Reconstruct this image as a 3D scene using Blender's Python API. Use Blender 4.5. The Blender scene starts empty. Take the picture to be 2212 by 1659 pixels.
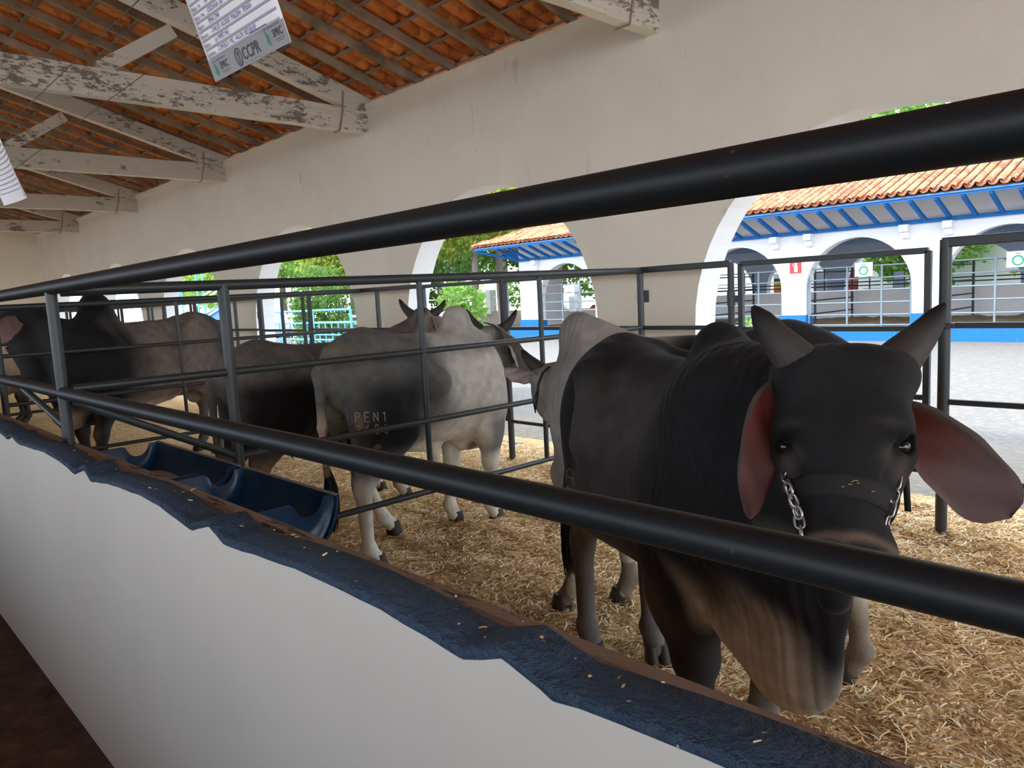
import bpy, bmesh, math, random
import numpy as np
from mathutils import Vector, Matrix, Euler, noise
from mathutils.bvhtree import BVHTree

random.seed(7); rng = np.random.default_rng(7)
sc = bpy.context.scene; COL = sc.collection

# ------------------------------------------------------------------ camera
W_, H_ = 2212, 1659
V1 = np.array([-451., 717.]); V2 = np.array([2780., 555.]); PP = np.array([1106., 829.5])
FPX = math.sqrt(-float(np.dot(V1 - PP, V2 - PP)))
def _n(v): v = np.asarray(v, float); return v / np.linalg.norm(v)
_X = -_n([*(V1 - PP), FPX]); _Y = _n([*(V2 - PP), FPX]); _Z = np.cross(_X, _Y)
RW = np.array([_X, _Y, _Z]); CAM = np.array([0., 0., 1.6])
def ond(u, v, d):
    "world point seen at pixel (u, v) at depth d metres"
    return CAM + RW @ (np.array([u - PP[0], v - PP[1], FPX]) / FPX * d)
cd = bpy.data.cameras.new('camera'); cam = bpy.data.objects.new('camera', cd); COL.objects.link(cam)
r_, u_, b_ = RW @ [1, 0, 0], RW @ [0, -1, 0], RW @ [0, 0, -1]
cam.matrix_world = Matrix(((r_[0], u_[0], b_[0], 0), (r_[1], u_[1], b_[1], 0), (r_[2], u_[2], b_[2], 1.6), (0, 0, 0, 1)))
cd.sensor_width = 36.0; cd.lens = FPX / W_ * 36.0; cd.clip_start = 0.05; cd.clip_end = 300
sc.camera = cam

# ------------------------------------------------------------------ light and exposure
sc.view_settings.view_transform = 'Standard'; sc.view_settings.look = 'None'
sc.view_settings.gamma = 1.0; sc.view_settings.use_curve_mapping = False
sc.view_settings.exposure = EXPOSURE = 2.3
wd = bpy.data.worlds.new('sky'); sc.world = wd; wd.use_nodes = True
wn = wd.node_tree; wn.nodes.clear()
def wnode(t, **k):
    n = wn.nodes.new(t)
    for a, b in k.items(): setattr(n, a, b)
    return n
w_out = wnode('ShaderNodeOutputWorld'); w_bg = wnode('ShaderNodeBackground'); w_tc = wnode('ShaderNodeTexCoord')
w_no = wnode('ShaderNodeTexNoise'); w_no.inputs['Scale'].default_value = 3.2; w_no.inputs['Detail'].default_value = 5
w_ra = wnode('ShaderNodeValToRGB')
w_ra.color_ramp.elements[0].position = .40; w_ra.color_ramp.elements[0].color = (.42, .66, 1., 1)
w_ra.color_ramp.elements[1].position = .56; w_ra.color_ramp.elements[1].color = (1., 1., 1., 1)
wn.links.new(w_tc.outputs['Generated'], w_no.inputs['Vector']); wn.links.new(w_no.outputs['Fac'], w_ra.inputs['Fac'])
wn.links.new(w_ra.outputs['Color'], w_bg.inputs['Color']); w_bg.inputs['Strength'].default_value = 1.0
wn.links.new(w_bg.outputs['Background'], w_out.inputs['Surface'])
sl = bpy.data.lights.new('sun', 'SUN'); sun = bpy.data.objects.new('sun', sl); COL.objects.link(sun)
sl.energy = 1.0; sl.angle = math.radians(6); sl.color = (1, .96, .9)
sun.location = (4, -20, 30)
sun.rotation_euler = Vector((-.28, -.62, .9)).to_track_quat('Z', 'Y').to_euler()

# ------------------------------------------------------------------ helpers
def tag(o, label=None, cat=None, group=None, kind=None):
    for k, v in (('label', label), ('category', cat), ('group', group), ('kind', kind)):
        if v: o[k] = v
    return o
def empty(name, loc=(0, 0, 0), label=None, cat=None, group=None, kind=None):
    o = bpy.data.objects.new(name, None); COL.objects.link(o); o.location = loc
    o.empty_display_size = .1
    return tag(o, label, cat, group, kind)
def link(name, me, mats=None, parent=None, loc=None, smooth=False, world=True):
    "link a mesh as one object; with a parent, geometry given in world coordinates stays put"
    o = bpy.data.objects.new(name, me); COL.objects.link(o)
    for m in (mats if isinstance(mats, (list, tuple)) else [mats] if mats else []): me.materials.append(m)
    if loc is not None: o.location = loc
    if parent is not None:
        o.parent = parent
        if world: o.matrix_parent_inverse = Matrix.Translation(-parent_world(parent))
    if smooth: me.shade_smooth()
    return o
def parent_world(p):
    v = Vector(p.location)
    while p.parent is not None: p = p.parent; v = v + Vector(p.location)
    return v
class MB:
    "collects shapes, then becomes one mesh object"
    def __init__(s): s.v = []; s.f = []; s.m = []; s.sm = []
    def add(s, vs, fs, m=0, sm=False):
        b = len(s.v); s.v += [tuple(map(float, p)) for p in vs]
        s.f += [tuple(b + i for i in f) for f in fs]; s.m += [m] * len(fs); s.sm += [sm] * len(fs); return s
    def box(s, lo, hi, m=0):
        x0, y0, z0 = lo; x1, y1, z1 = hi
        return s.add([(x0,y0,z0),(x1,y0,z0),(x1,y1,z0),(x0,y1,z0),(x0,y0,z1),(x1,y0,z1),(x1,y1,z1),(x0,y1,z1)],
                     [(0,3,2,1),(4,5,6,7),(0,1,5,4),(1,2,6,5),(2,3,7,6),(3,0,4,7)], m)
    def beam(s, a, b, w, h, up=(0, 0, 1), m=0, seg=1, wob=0.0):
        "bar of width w (sideways) and height h (towards up) from a to b"
        a = Vector(a); b = Vector(b); d = (b - a); L = d.length; d.normalize()
        sd = d.cross(Vector(up)).normalized(); u2 = sd.cross(d).normalized()
        vs = []
        for i in range(seg + 1):
            c = a + d * (L * i / seg)
            if wob: c = c + sd * random.uniform(-wob, wob) + u2 * random.uniform(-wob, wob)
            for sx, sz in ((-1, -1), (1, -1), (1, 1), (-1, 1)): vs.append(c + sd * (sx * w / 2) + u2 * (sz * h / 2))
        fs = [(0, 1, 2, 3), tuple(4 * seg + k for k in (3, 2, 1, 0))]
        for i in range(seg):
            for k in range(4): fs.append((4*i + k, 4*i + 4 + k, 4*i + 4 + (k + 1) % 4, 4*i + (k + 1) % 4))
        return s.add(vs, fs, m)
    def tube(s, pts, r, n=12, m=0, cap=True, flat=1.0):
        pts = [Vector(p) for p in pts]; rs = r if isinstance(r, (list, tuple)) else [r] * len(pts)
        t0 = (pts[1] - pts[0]).normalized()
        ref = Vector((0, 0, 1)) if abs(t0.z) < .9 else Vector((1, 0, 0))
        a = t0.cross(ref).normalized(); vs = []
        for i, p in enumerate(pts):
            t = (pts[min(i + 1, len(pts) - 1)] - pts[max(i - 1, 0)]).normalized()
            a = (a - t * a.dot(t)).normalized(); b = t.cross(a)
            for k in range(n):
                an = 2 * math.pi * k / n; vs.append(p + (a * math.cos(an) + b * (math.sin(an) * flat)) * rs[i])
        fs = [(i*n + k, i*n + (k + 1) % n, (i + 1)*n + (k + 1) % n, (i + 1)*n + k) for i in range(len(pts) - 1) for k in range(n)]
        s.add(vs, fs, m, True)
        if cap: s.add(vs[:n], [tuple(range(n))[::-1]], m); s.add(vs[-n:], [tuple(range(n))], m)
        return s
    def prism(s, poly, axis, lo, hi, m=0):
        "polygon given in the two other axes, extruded along axis (0, 1 or 2)"
        def P(q, t): q = list(q); q.insert(axis, t); return q
        n = len(poly); vs = [P(q, lo) for q in poly] + [P(q, hi) for q in poly]
        fs = [tuple(range(n)), tuple(range(2*n - 1, n - 1, -1))] + [(i, n + i, n + (i + 1) % n, (i + 1) % n) for i in range(n)]
        return s.add(vs, fs, m)
    def grid(s, P, m=0, sm=True, closed=False):
        "P: rows of points"
        nr, nc = len(P), len(P[0]); vs = [p for r in P for p in r]
        fs = [(i*nc + j, i*nc + (j + 1) % nc, (i + 1)*nc + (j + 1) % nc, (i + 1)*nc + j) for i in range(nr - 1) for j in range(nc if closed else nc - 1)]
        return s.add(vs, fs, m, sm)
    def mesh(s, name):
        me = bpy.data.meshes.new(name); me.from_pydata(s.v, [], s.f)
        me.polygons.foreach_set('material_index', s.m); me.polygons.foreach_set('use_smooth', s.sm); me.update(); return me
    def build(s, name, mats, parent=None, bev=0.0, recalc=True, loc=None):
        me = s.mesh(name)
        if recalc:
            bm = bmesh.new(); bm.from_mesh(me); bmesh.ops.recalc_face_normals(bm, faces=bm.faces); bm.to_mesh(me); bm.free()
        o = link(name, me, mats, parent, loc)
        if bev:
            b = o.modifiers.new('bevel', 'BEVEL'); b.width = bev; b.segments = 2; b.limit_method = 'ANGLE'
        return o
def fast_mesh(name, V, F):
    "numpy verts and quads to a mesh"
    V = np.asarray(V, np.float32); F = np.asarray(F, np.int32); k = F.shape[1]
    me = bpy.data.meshes.new(name); me.vertices.add(len(V)); me.vertices.foreach_set('co', V.ravel())
    me.loops.add(F.size); me.loops.foreach_set('vertex_index', F.ravel())
    me.polygons.add(len(F)); me.polygons.foreach_set('loop_start', np.arange(0, F.size, k, dtype=np.int32))
    me.update(calc_edges=True); return me
def mesh_color(me, name, C):
    a = me.color_attributes.new(name, 'FLOAT_COLOR', 'POINT')
    C = np.asarray(C, np.float32)
    if C.shape[1] == 3: C = np.hstack([C, np.ones((len(C), 1), np.float32)])
    a.data.foreach_set('color', C.ravel())

# ------------------------------------------------------------------ materials
class Mat:
    def __init__(s, name, rough=.6, spec=.5, metal=0.0):
        s.mat = bpy.data.materials.new(name); s.mat.use_nodes = True; s.t = s.mat.node_tree; s.t.nodes.clear()
        s.out = s.n('ShaderNodeOutputMaterial'); s.b = s.n('ShaderNodeBsdfPrincipled')
        s.b.inputs['Roughness'].default_value = rough; s.b.inputs['Specular IOR Level'].default_value = spec
        s.b.inputs['Metallic'].default_value = metal; s.l(s.b.outputs[0], s.out.inputs['Surface'])
        s._tc = None
    def n(s, t, **k):
        x = s.t.nodes.new(t)
        for a, b in k.items(): setattr(x, a, b)
        return x
    def l(s, a, b): s.t.links.new(a, b)
    def co(s, scale=(1, 1, 1), kind='Object'):
        if s._tc is None: s._tc = s.n('ShaderNodeTexCoord')
        m = s.n('ShaderNodeMapping'); m.inputs['Scale'].default_value = scale; s.l(s._tc.outputs[kind], m.inputs['Vector']); return m.outputs[0]
    def noise(s, scale, detail=4, rough=.6, st=(1, 1, 1), dist=0.0, kind='Object'):
        x = s.n('ShaderNodeTexNoise'); x.inputs['Scale'].default_value = scale; x.inputs['Detail'].default_value = detail
        x.inputs['Roughness'].default_value = rough; x.inputs['Distortion'].default_value = dist
        s.l(s.co(st, kind), x.inputs['Vector']); return x.outputs['Fac']
    def ramp(s, fac, stops, interp='LINEAR'):
        x = s.n('ShaderNodeValToRGB'); x.color_ramp.interpolation = interp
        e = x.color_ramp.elements
        while len(e) < len(stops): e.new(.5)
        for el, (p, c) in zip(e, stops):
            el.position = p; el.color = (*c, 1) if hasattr(c, '__len__') else (c, c, c, 1)
        s.l(fac, x.inputs['Fac']); return x.outputs['Color']
    def mix(s, fac, a, b, mode='MIX'):
        x = s.n('ShaderNodeMix', data_type='RGBA', blend_type=mode)
        for sock, v in ((x.inputs[0], fac), (x.inputs[6], a), (x.inputs[7], b)):
            if isinstance(v, (int, float)): sock.default_value = v
            elif isinstance(v, tuple): sock.default_value = (*v, 1)
            else: s.l(v, sock)
        return x.outputs[2]
    def math(s, op, a, b=0.0):
        x = s.n('ShaderNodeMath', operation=op)
        for sock, v in ((x.inputs[0], a), (x.inputs[1], b)):
            if isinstance(v, (int, float)): sock.default_value = v
            else: s.l(v, sock)
        return x.outputs[0]
    def color(s, c):
        if isinstance(c, tuple): s.b.inputs['Base Color'].default_value = (*c, 1)
        else: s.l(c, s.b.inputs['Base Color'])
        return s
    def rough(s, c): s.l(c, s.b.inputs['Roughness']); return s
    def bump(s, h, strength=.3, dist=.01):
        x = s.n('ShaderNodeBump'); x.inputs['Strength'].default_value = strength; x.inputs['Distance'].default_value = dist
        s.l(h, x.inputs['Height'])
        prev = s.b.inputs['Normal'].links
        if prev: s.l(prev[0].from_socket, x.inputs['Normal'])
        s.l(x.outputs[0], s.b.inputs['Normal']); return s
    def attr(s, name):
        x = s.n('ShaderNodeAttribute'); x.attribute_name = name; return x

def m_plain(name, c, rough=.6, spec=.5, metal=0.0): return Mat(name, rough, spec, metal).color(c).mat
def m_plaster(name, c, stain=(.45, .38, .30), amt=.5, bump=.35):
    m = Mat(name, .85, .25)
    n1 = m.noise(1.1, 5, .65); n2 = m.noise(9, 4, .6)
    base = m.mix(m.ramp(n1, [(.35, 0), (.75, 1)]), tuple(x * .9 for x in c), c)
    spots = m.ramp(m.noise(5.5, 3, .5, st=(1, 1, .6)), [(.70, 0), (.78, 1)])
    streak = m.ramp(m.noise(3.0, 4, .6, st=(3.2, 3.2, .35)), [(.62, 0), (.80, 1)])
    f = m.math('MULTIPLY', m.math('MAXIMUM', m.math('MULTIPLY', spots, .55), m.math('MULTIPLY', streak, .35)), amt)
    m.color(m.mix(f, base, stain)); m.bump(n2, bump, .012); m.bump(m.noise(60, 3, .6), bump * .5, .002); return m.mat
M = {}
M['plaster'] = m_plaster('plaster', (.80, .748, .640), amt=.85, bump=.5)
M['plaster_low'] = m_plaster('plaster_low', (.56, .53, .475), amt=.22, bump=.2)
M['plaster_end'] = m_plaster('plaster_end', (.82, .75, .64), amt=.3)
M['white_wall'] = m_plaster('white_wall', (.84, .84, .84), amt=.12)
M['blue_paint'] = m_plaster('blue_paint', (.018, .15, .44), stain=(.3, .35, .42), amt=.5)
def m_cap():
    m = Mat('blue_cap_paint', .62, .4)
    n = m.noise(14, 6, .7); b = m.mix(m.ramp(m.noise(2.6, 5, .6), [(.3, 0), (.7, 1)]), (.012, .032, .066), (.026, .058, .104))
    dust = m.ramp(m.noise(30, 5, .7), [(.52, 0), (.80, 1)])
    chip = m.ramp(m.noise(48, 2, .5), [(.735, 0), (.755, 1)])
    c = m.mix(m.math('MULTIPLY', dust, .22), b, (.16, .16, .155)); m.color(m.mix(chip, c, (.42, .36, .27)))
    m.bump(n, 1.0, .035); m.bump(m.noise(45, 5, .75), .8, .008); return m.mat
M['cap'] = m_cap()
def m_ledge():
    m = Mat('ledge_paint', .7, .35)
    b = m.mix(m.noise(5, 4), (.22, .155, .115), (.34, .25, .19))
    w = m.ramp(m.noise(7, 6, .75, st=(.5, 2.4, 2.4)), [(.56, 0), (.60, 1)])
    m.color(m.mix(w, b, (.05, .037, .03))); m.bump(m.noise(30, 4), .4, .006); return m.mat
M['ledge'] = m_ledge()
def m_paintwood(name, wear, white=(.68, .62, .52), wood=(.115, .095, .075)):
    m = Mat(name, .8, .25)
    w1 = m.noise(17, 6, .8, st=(1, .42, 1.2)); w2 = m.noise(3.2, 3, .5, st=(1, .6, 1)); w3 = m.noise(50, 4, .7, st=(1, .3, 1.0))
    v = m.math('ADD', m.math('MULTIPLY', w1, .45), m.math('ADD', m.math('MULTIPLY', w2, .35), m.math('MULTIPLY', w3, .2)))
    f = m.ramp(v, [(wear, 0), (wear + .025, 1)])
    grain = m.noise(38, 3, .6, st=(1, .05, 1))
    c1 = m.mix(m.math('MULTIPLY', grain, .8), white, (.46, .40, .33))
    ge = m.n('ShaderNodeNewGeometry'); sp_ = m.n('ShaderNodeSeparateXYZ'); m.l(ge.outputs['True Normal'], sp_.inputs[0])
    under = m.math('GREATER_THAN', m.math('MULTIPLY', sp_.outputs[2], -1.), .6)      # downward faces are drawn whiter, with little bare wood
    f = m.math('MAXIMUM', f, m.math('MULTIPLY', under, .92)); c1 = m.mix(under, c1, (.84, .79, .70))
    m.color(m.mix(f, m.mix(grain, wood, (.26, .22, .18)), c1)); m.bump(grain, .5, .004); m.bump(f, .35, .003); return m.mat
M['truss_worn'] = m_paintwood('truss_worn', .452)
M['truss_paint'] = m_paintwood('truss_paint', .42, white=(.56, .50, .42))
def m_wood(name, c1, c2):
    m = Mat(name, .8, .25); g = m.noise(30, 4, .6, st=(1, .06, 1)); n = m.noise(2.2, 4, .6)
    m.color(m.mix(m.ramp(n, [(.3, 0), (.7, 1)]), m.mix(g, c1, c2), tuple(x * 1.9 for x in c2))); m.bump(g, .4, .004); return m.mat
M['rafter'] = m_wood('rafter_wood', (.095, .068, .048), (.23, .17, .12))
M['batten'] = m_wood('batten_wood', (.10, .08, .065), (.20, .16, .13))
def m_tile(name, c1, c2, c3):
    m = Mat(name, .85, .2)
    at = m.attr('tint').outputs['Fac']; n = m.noise(9, 5, .65)
    c = m.mix(at, c1, c2); m.color(m.mix(m.ramp(n, [(.50, 0), (.72, 1)]), c, c3)); m.bump(m.noise(40, 4), .4, .004); return m.mat
M['tile_in'] = m_tile('tile_inside', (.74, .21, .055), (.92, .38, .12), (.34, .12, .05))
M['tile_out'] = m_tile('tile_outside', (.30, .085, .045), (.48, .20, .10), (.58, .42, .26))
def m_steel(name, c, rough=.42):
    m = Mat(name, rough, .5)
    n = m.noise(3.5, 4, .6); s = m.ramp(m.noise(24, 5, .7), [(.70, 0), (.76, 1)])
    rust = m.ramp(m.noise(5, 5, .7), [(.62, 0), (.78, 1)])
    b = m.mix(n, c, tuple(x * 1.5 for x in c)); b = m.mix(m.math('MULTIPLY', rust, .5), b, (.07, .035, .022))
    m.color(m.mix(m.math('MULTIPLY', s, .45), b, (.24, .23, .21))); m.bump(m.noise(90, 2), .12, .001); return m.mat
M['steel'] = m_steel('dark_green_steel', (.018, .024, .025))
M['steel_near'] = m_steel('black_steel', (.007, .008, .009), .46); M['steel_near'].node_tree.nodes['Principled BSDF'].inputs['Specular IOR Level'].default_value = .3
M['steel_grey'] = m_plain('grey_steel', (.20, .25, .28), .5)
M['steel_blue'] = m_plain('light_blue_steel', (.10, .42, .75), .5)
M['steel_dark'] = m_plain('dark_steel', (.04, .05, .06), .5)
M['blue_panel'] = m_plain('blue_panel', (.04, .16, .50), .5)
def m_plastic():
    m = Mat('blue_plastic', .34, .5)
    c = m.mix(m.noise(4, 4), (.010, .045, .105), (.016, .07, .155)); d = m.ramp(m.noise(11, 6, .75), [(.60, 0), (.80, 1)])
    m.color(m.mix(m.math('MULTIPLY', d, .45), c, (.11, .09, .07))); m.bump(m.noise(18, 4), .1, .004); return m.mat
M['plastic'] = m_plastic()
M['plastic_edge'] = m_plain('plastic_edge', (.22, .24, .27), .6)
def m_bed():
    m = Mat('bedding', .95, .1)
    a = m.noise(55, 5, .75); b = m.noise(6, 5, .65)
    c = m.ramp(a, [(.26, (.22, .11, .035)), (.42, (.70, .43, .18)), (.54, (.95, .68, .34)), (.70, (1., .88, .58))])
    m.color(m.mix(m.ramp(b, [(.40, 1), (.58, 0)]), c, (.15, .075, .03), 'MULTIPLY'))
    m.color(m.mix(m.math('MULTIPLY', m.ramp(b, [(.30, 1), (.46, 0)]), .35), c, (.16, .08, .03)))
    m.bump(a, 1.0, .02); m.bump(m.noise(160, 3, .7), .8, .006); return m.mat
M['bed'] = m_bed()
def m_straw():
    m = Mat('straw', .8, .2); at = m.attr('tint').outputs['Fac']
    m.color(m.ramp(at, [(0, (.36, .18, .06)), (.35, (.78, .50, .22)), (.7, (.95, .74, .40)), (1, (1., .94, .72))])); return m.mat
M['straw'] = m_straw()
def m_road():
    m = Mat('street', .9, .2)
    n = m.noise(50, 4, .7); big = m.noise(.35, 4, .6); st = m.noise(16, 6, .8, st=(.7, 1.4, 1))
    g = m.ramp(n, [(.3, (.10, .099, .10)), (.7, (.22, .212, .205))]); s = m.ramp(st, [(.45, (.22, .18, .13)), (.7, (.40, .35, .27))])
    sx_ = m.n('ShaderNodeSeparateXYZ'); m.l(m.co(), sx_.inputs[0])
    yy = m.math('ADD', m.math('MULTIPLY', sx_.outputs[1], -.22), m.math('ADD', m.math('MULTIPLY', big, 1.6), 1.35))
    yy2 = m.math('MAXIMUM', m.ramp(yy, [(.25, 0), (.95, 1)]), m.math('MULTIPLY', m.ramp(st, [(.46, 0), (.62, 1)]), .6))
    m.color(m.mix(yy2, g, s)); m.bump(n, .6, .01); return m.mat
M['road'] = m_road()
def m_soil():
    m = Mat('corridor_floor', .9, .2); n = m.noise(9, 6, .7)
    c = m.ramp(n, [(.3, (.035, .018, .012)), (.6, (.09, .048, .032)), (.8, (.17, .10, .07))])
    d = m.ramp(m.noise(70, 2), [(.74, 0), (.76, 1)]); m.color(m.mix(d, c, (.5, .40, .25))); m.bump(n, .7, .02); return m.mat
M['soil'] = m_soil()
M['eye'] = m_plain('eye', (.006, .005, .005), .06, .6)

# ================================================================== SETTING
YW, YW2 = 5.20, 5.50               # arcade wall faces
ARCH = [2.05 - 3.95 * k for k in range(-1, 0)] + [-1.84, -5.70, -9.66, -13.65, -17.65, -21.65]
ARCH = [6.0, 2.1, -1.84, -5.70, -9.66, -13.65, -17.65, -21.65]
def arcade(name, centres, r, zs, x0, x1, ya, yb, z0, ztop, mats, n=28, parent=None):
    "wall pierced by round-headed openings"
    mb = MB(); cs = sorted(centres)
    for y, fl in ((ya, 0), (yb, 1)):
        xs = x0
        for c in cs + [None]:
            e = x1 if c is None else c - r
            mb.add([(xs, y, z0), (e, y, z0), (e, y, zs), (xs, y, zs)], [(0, 1, 2, 3)])
            mb.add([(xs, y, zs), (e, y, zs), (e, y, ztop), (xs, y, ztop)], [(0, 1, 2, 3)])
            if c is None: break
            P = [(c - r * math.cos(math.pi * i / n), zs + r * math.sin(math.pi * i / n)) for i in range(n + 1)]
            for (xa, za), (xb, zb) in zip(P[:-1], P[1:]):
                mb.add([(xa, y, za), (xb, y, zb), (xb, y, ztop), (xa, y, ztop)], [(0, 1, 2, 3)])
            xs = c + r
    for c in cs:
        P = [(c - r, z0)] + [(c - r * math.cos(math.pi * i / n), zs + r * math.sin(math.pi * i / n)) for i in range(n + 1)] + [(c + r, z0)]
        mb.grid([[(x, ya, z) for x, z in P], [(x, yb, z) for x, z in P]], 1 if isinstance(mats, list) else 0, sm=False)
    mb.add([(x0, ya, ztop), (x1, ya, ztop), (x1, yb, ztop), (x0, yb, ztop)], [(0, 1, 2, 3)])
    for x in (x0, x1): mb.add([(x, ya, z0), (x, yb, z0), (x, yb, ztop), (x, ya, ztop)], [(0, 1, 2, 3)])
    me = mb.mesh(name); bm = bmesh.new(); bm.from_mesh(me)
    bmesh.ops.remove_doubles(bm, verts=bm.verts, dist=1e-4); bmesh.ops.recalc_face_normals(bm, faces=bm.faces); bm.to_mesh(me); bm.free()
    return link(name, me, mats, parent)
o = arcade('wall_right', ARCH, 1.43, 1.29, -24.2, 9.0, YW, YW2, -.1, 3.93, [M['plaster'], M['white_wall']]); tag(o, 'long cream plastered wall pierced by round arches', kind='structure')  # arch reveals take a whiter material, with the skylight on them put into the colour
mb = MB().box((-24.2, -6.6, 3.6), (9, -6.3, 3.93))
for c in ARCH: mb.box((c - 2.15, -6.6, -.1), (c - 1.8, -6.3, 3.6))
tag(mb.build('wall_left_open', M['plaster']), kind='structure')  # unseen rear side, reduced to beam and posts to let more light in
tag(MB().box((-24.5, -6.6, -.1), (-24.2, 5.5, 5.8)).build('wall_back', M['plaster_end']), kind='structure')
tag(MB().prism([(YW + .001, 3.845), (YW - .022, 3.86), (YW - .034, 3.93), (YW + .05, 3.945), (YW + .05, 3.845)], 0, -24.2, 9.0).build('trim_1', M['plaster']), kind='structure')
tag(MB().box((-24.2, -1.95, 0), (9, -1.82, 1.08)).build('wall_low', M['plaster_low']), kind='structure')
# corridor floor, pen sub floor, street
tag(MB().box((-24.2, -6.3, -.12), (9, .66, 0)).build('floor', M['soil']), kind='structure')
tag(MB().box((-24.2, .66, -.14), (9, YW2, -.05)).build('pen_slab', M['soil']), kind='structure')
tag(MB().add([(-70, YW2, -.04), (40, YW2, -.04), (40, 60, -.04), (-70, 60, -.04)], [(0, 1, 2, 3)]).build('street', M['road']), kind='structure')
tag(MB().add([(-70, -60, -.05), (40, -60, -.05), (40, -6.3, -.05), (-70, -6.3, -.05)], [(0, 1, 2, 3)]).build('yard', M['road']), kind='structure')
tag(MB().box((-24, YW2 - .10, -.06), (9, YW2 + .14, -.022)).build('arch_sill', M['blue_paint']), kind='structure')

# ---- bedding
HB = 2.0
def bed_h(x, y):
    n = noise.noise((x * 1.3, y * 1.3, 3.1)) * .030 + noise.noise((x * 4.1, y * 4.1, 8.7)) * .026 + noise.noise((x * 11, y * 11, 1.7)) * .022
    edge = max(0., min(1., (YW2 + .45 - y) / .5))
    return -.012 + (n + .012) * edge + (1 - edge) * -.028 + (.035 * math.exp(-((y - 4.95) / .25) ** 2))
def make_bed():
    V = []; F = []; b = 0
    for x0, x1, s in ((-24.1, -9, .12), (-9, -4.5, .05), (-4.5, 2.2, .03), (2.2, 8.9, .3)):
        nx = int(round((x1 - x0) / s)); ny = int(round((YW2 + .5 - .86) / s))
        for i in range(nx + 1):
            for j in range(ny + 1):
                x = x0 + (x1 - x0) * i / nx; y = .86 + (YW2 + .45 - .86) * j / ny
                z = bed_h(x, y)
                if s < .06: z += noise.noise((x * 27, y * 27, 5.)) * .013
                V.append((x, y, z))
        for i in range(nx):
            for j in range(ny): F.append((b + i*(ny+1) + j, b + (i+1)*(ny+1) + j, b + (i+1)*(ny+1) + j + 1, b + i*(ny+1) + j + 1))
        b = len(V)
    me = fast_mesh('bedding', V, F); o = link('bedding', me, M['bed'], smooth=True)
    tag(o, 'rice-husk and hay bedding covering the pen floor', 'bedding', kind='stuff'); return o
make_bed()
def straw_bits(name, n, boxes, label, lmin=.02, lmax=.11, zf=bed_h, w=.0024):
    "short curved strips lying on the bedding"
    V = []; F = []; T = []
    tot = sum(b[4] for b in boxes)
    for (x0, x1, y0, y1, wt) in boxes:
        for _ in range(int(n * wt / tot)):
            x = random.uniform(x0, x1); y = random.uniform(y0, y1); z = zf(x, y) + random.uniform(.000, .014)
            a = random.uniform(0, 2 * math.pi); L = lmin + (lmax - lmin) * random.random() ** 2.2; cv = random.uniform(-1.3, 1.3)
            ww = w * random.uniform(.6, 1.5); el = random.uniform(-.12, .35); b = len(V); t = random.random()
            px, py, pz = x, y, z; k = 3
            for i in range(k + 1):
                sx, sy = -math.sin(a) * ww, math.cos(a) * ww
                V.append((px - sx, py - sy, pz)); V.append((px + sx, py + sy, pz + ww * .7)); T += [t, t]
                px += math.cos(a) * L / k; py += math.sin(a) * L / k; pz += math.sin(el) * L / k; a += cv / k; el -= .25 if el > 0 else -.05
            for i in range(k): F.append((b + 2*i, b + 2*i + 2, b + 2*i + 3, b + 2*i + 1))
    me = fast_mesh(name, V, F); at = me.attributes.new('tint', 'FLOAT', 'POINT'); at.data.foreach_set('value', np.array(T, np.float32))
    o = link(name, me, M['straw']); tag(o, label, 'straw', kind='stuff'); return o
straw_bits('hay_litter', 150000, [(-2.2, .6, .9, 5.6, 30), (-4.6, -2.2, .9, 5.5, 24), (-8, -4.6, 1, 5.5, 14), (-13, -8, 1, 5.3, 6)], 'loose stalks of hay strewn over the bedding')

# ---- low feed wall
def low_profile(x):
    "height of the wavy top edge of the feed wall"
    K = [(-3.97, 1.062), (-3.865, 1.106), (-3.726, 1.068), (-3.249, 1.108), (-2.864, 1.068), (-2.723, 1.112), (-2.656, 1.074), (-2.475, 1.096), (-2.2, 1.112), (-2.007, 1.104),
         (-1.819, 1.078), (-1.702, 1.116), (-1.619, 1.082), (-1.392, 1.104), (-1.2, 1.114), (-1.014, 1.108), (-.802, 1.088), (-.717, 1.124), (-.62, 1.094), (-.477, 1.108), (-.362, 1.116), (.1, 1.11), (.22, 1.08)]
    P = 1.05; far = x < -2.9
    while x < -3.97: x += P
    while x > .22: x -= P
    for (xa, za), (xb, zb) in zip(K[:-1], K[1:]):
        if xa <= x <= xb:
            t = (x - xa) / (xb - xa); return 1.098 + (za + (zb - za) * t - 1.098) * (.5 if far else .8)
    return 1.1
KX = [-3.97, -3.865, -3.726, -2.864, -2.723, -2.656, -1.819, -1.702, -1.619, -.802, -.717, -.62, .22]
xs = sorted(set([round(-24.1 + .06 * i, 4) for i in range(int(33 / .06))] + KX))
def wob(x, s, a): return a * noise.noise((x * s, s, .3))
mb = MB(); rows = []
for x in xs:
    z = low_profile(x) - .006 + wob(x, 24, .005)
    rows.append([(x, .644, 0), (x, .644, z * .5), (x, .6445, z), (x, .728, z), (x, .728, 0)])
mb.grid(rows, sm=False)
root = empty('feed_wall', (-3, .70, 0), 'low cream feed-alley wall with a wavy dark blue painted top', 'wall')
mb.build('wall_body', M['plaster_low'], root)
mb = MB(); rows = []
for x in xs:
    z = low_profile(x); w1 = wob(x, 31, .004); w2 = wob(x, 9, .003)
    rows.append([(x, .6435, z - .010 + w1), (x, .636, z - .004 + w1), (x, .636 + w2, z + .005), (x, .643, z + .011), (x, .69, z + .013 + wob(x, 15, .003)), (x, .729, z + .009), (x, .736, z + .002), (x, .736, z - .03)])
mb.grid(rows, sm=True); o = mb.build('painted_cap', M['cap'], root); o['label'] = 'dark blue painted wavy cap'
mb = MB(); rows = []
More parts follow.
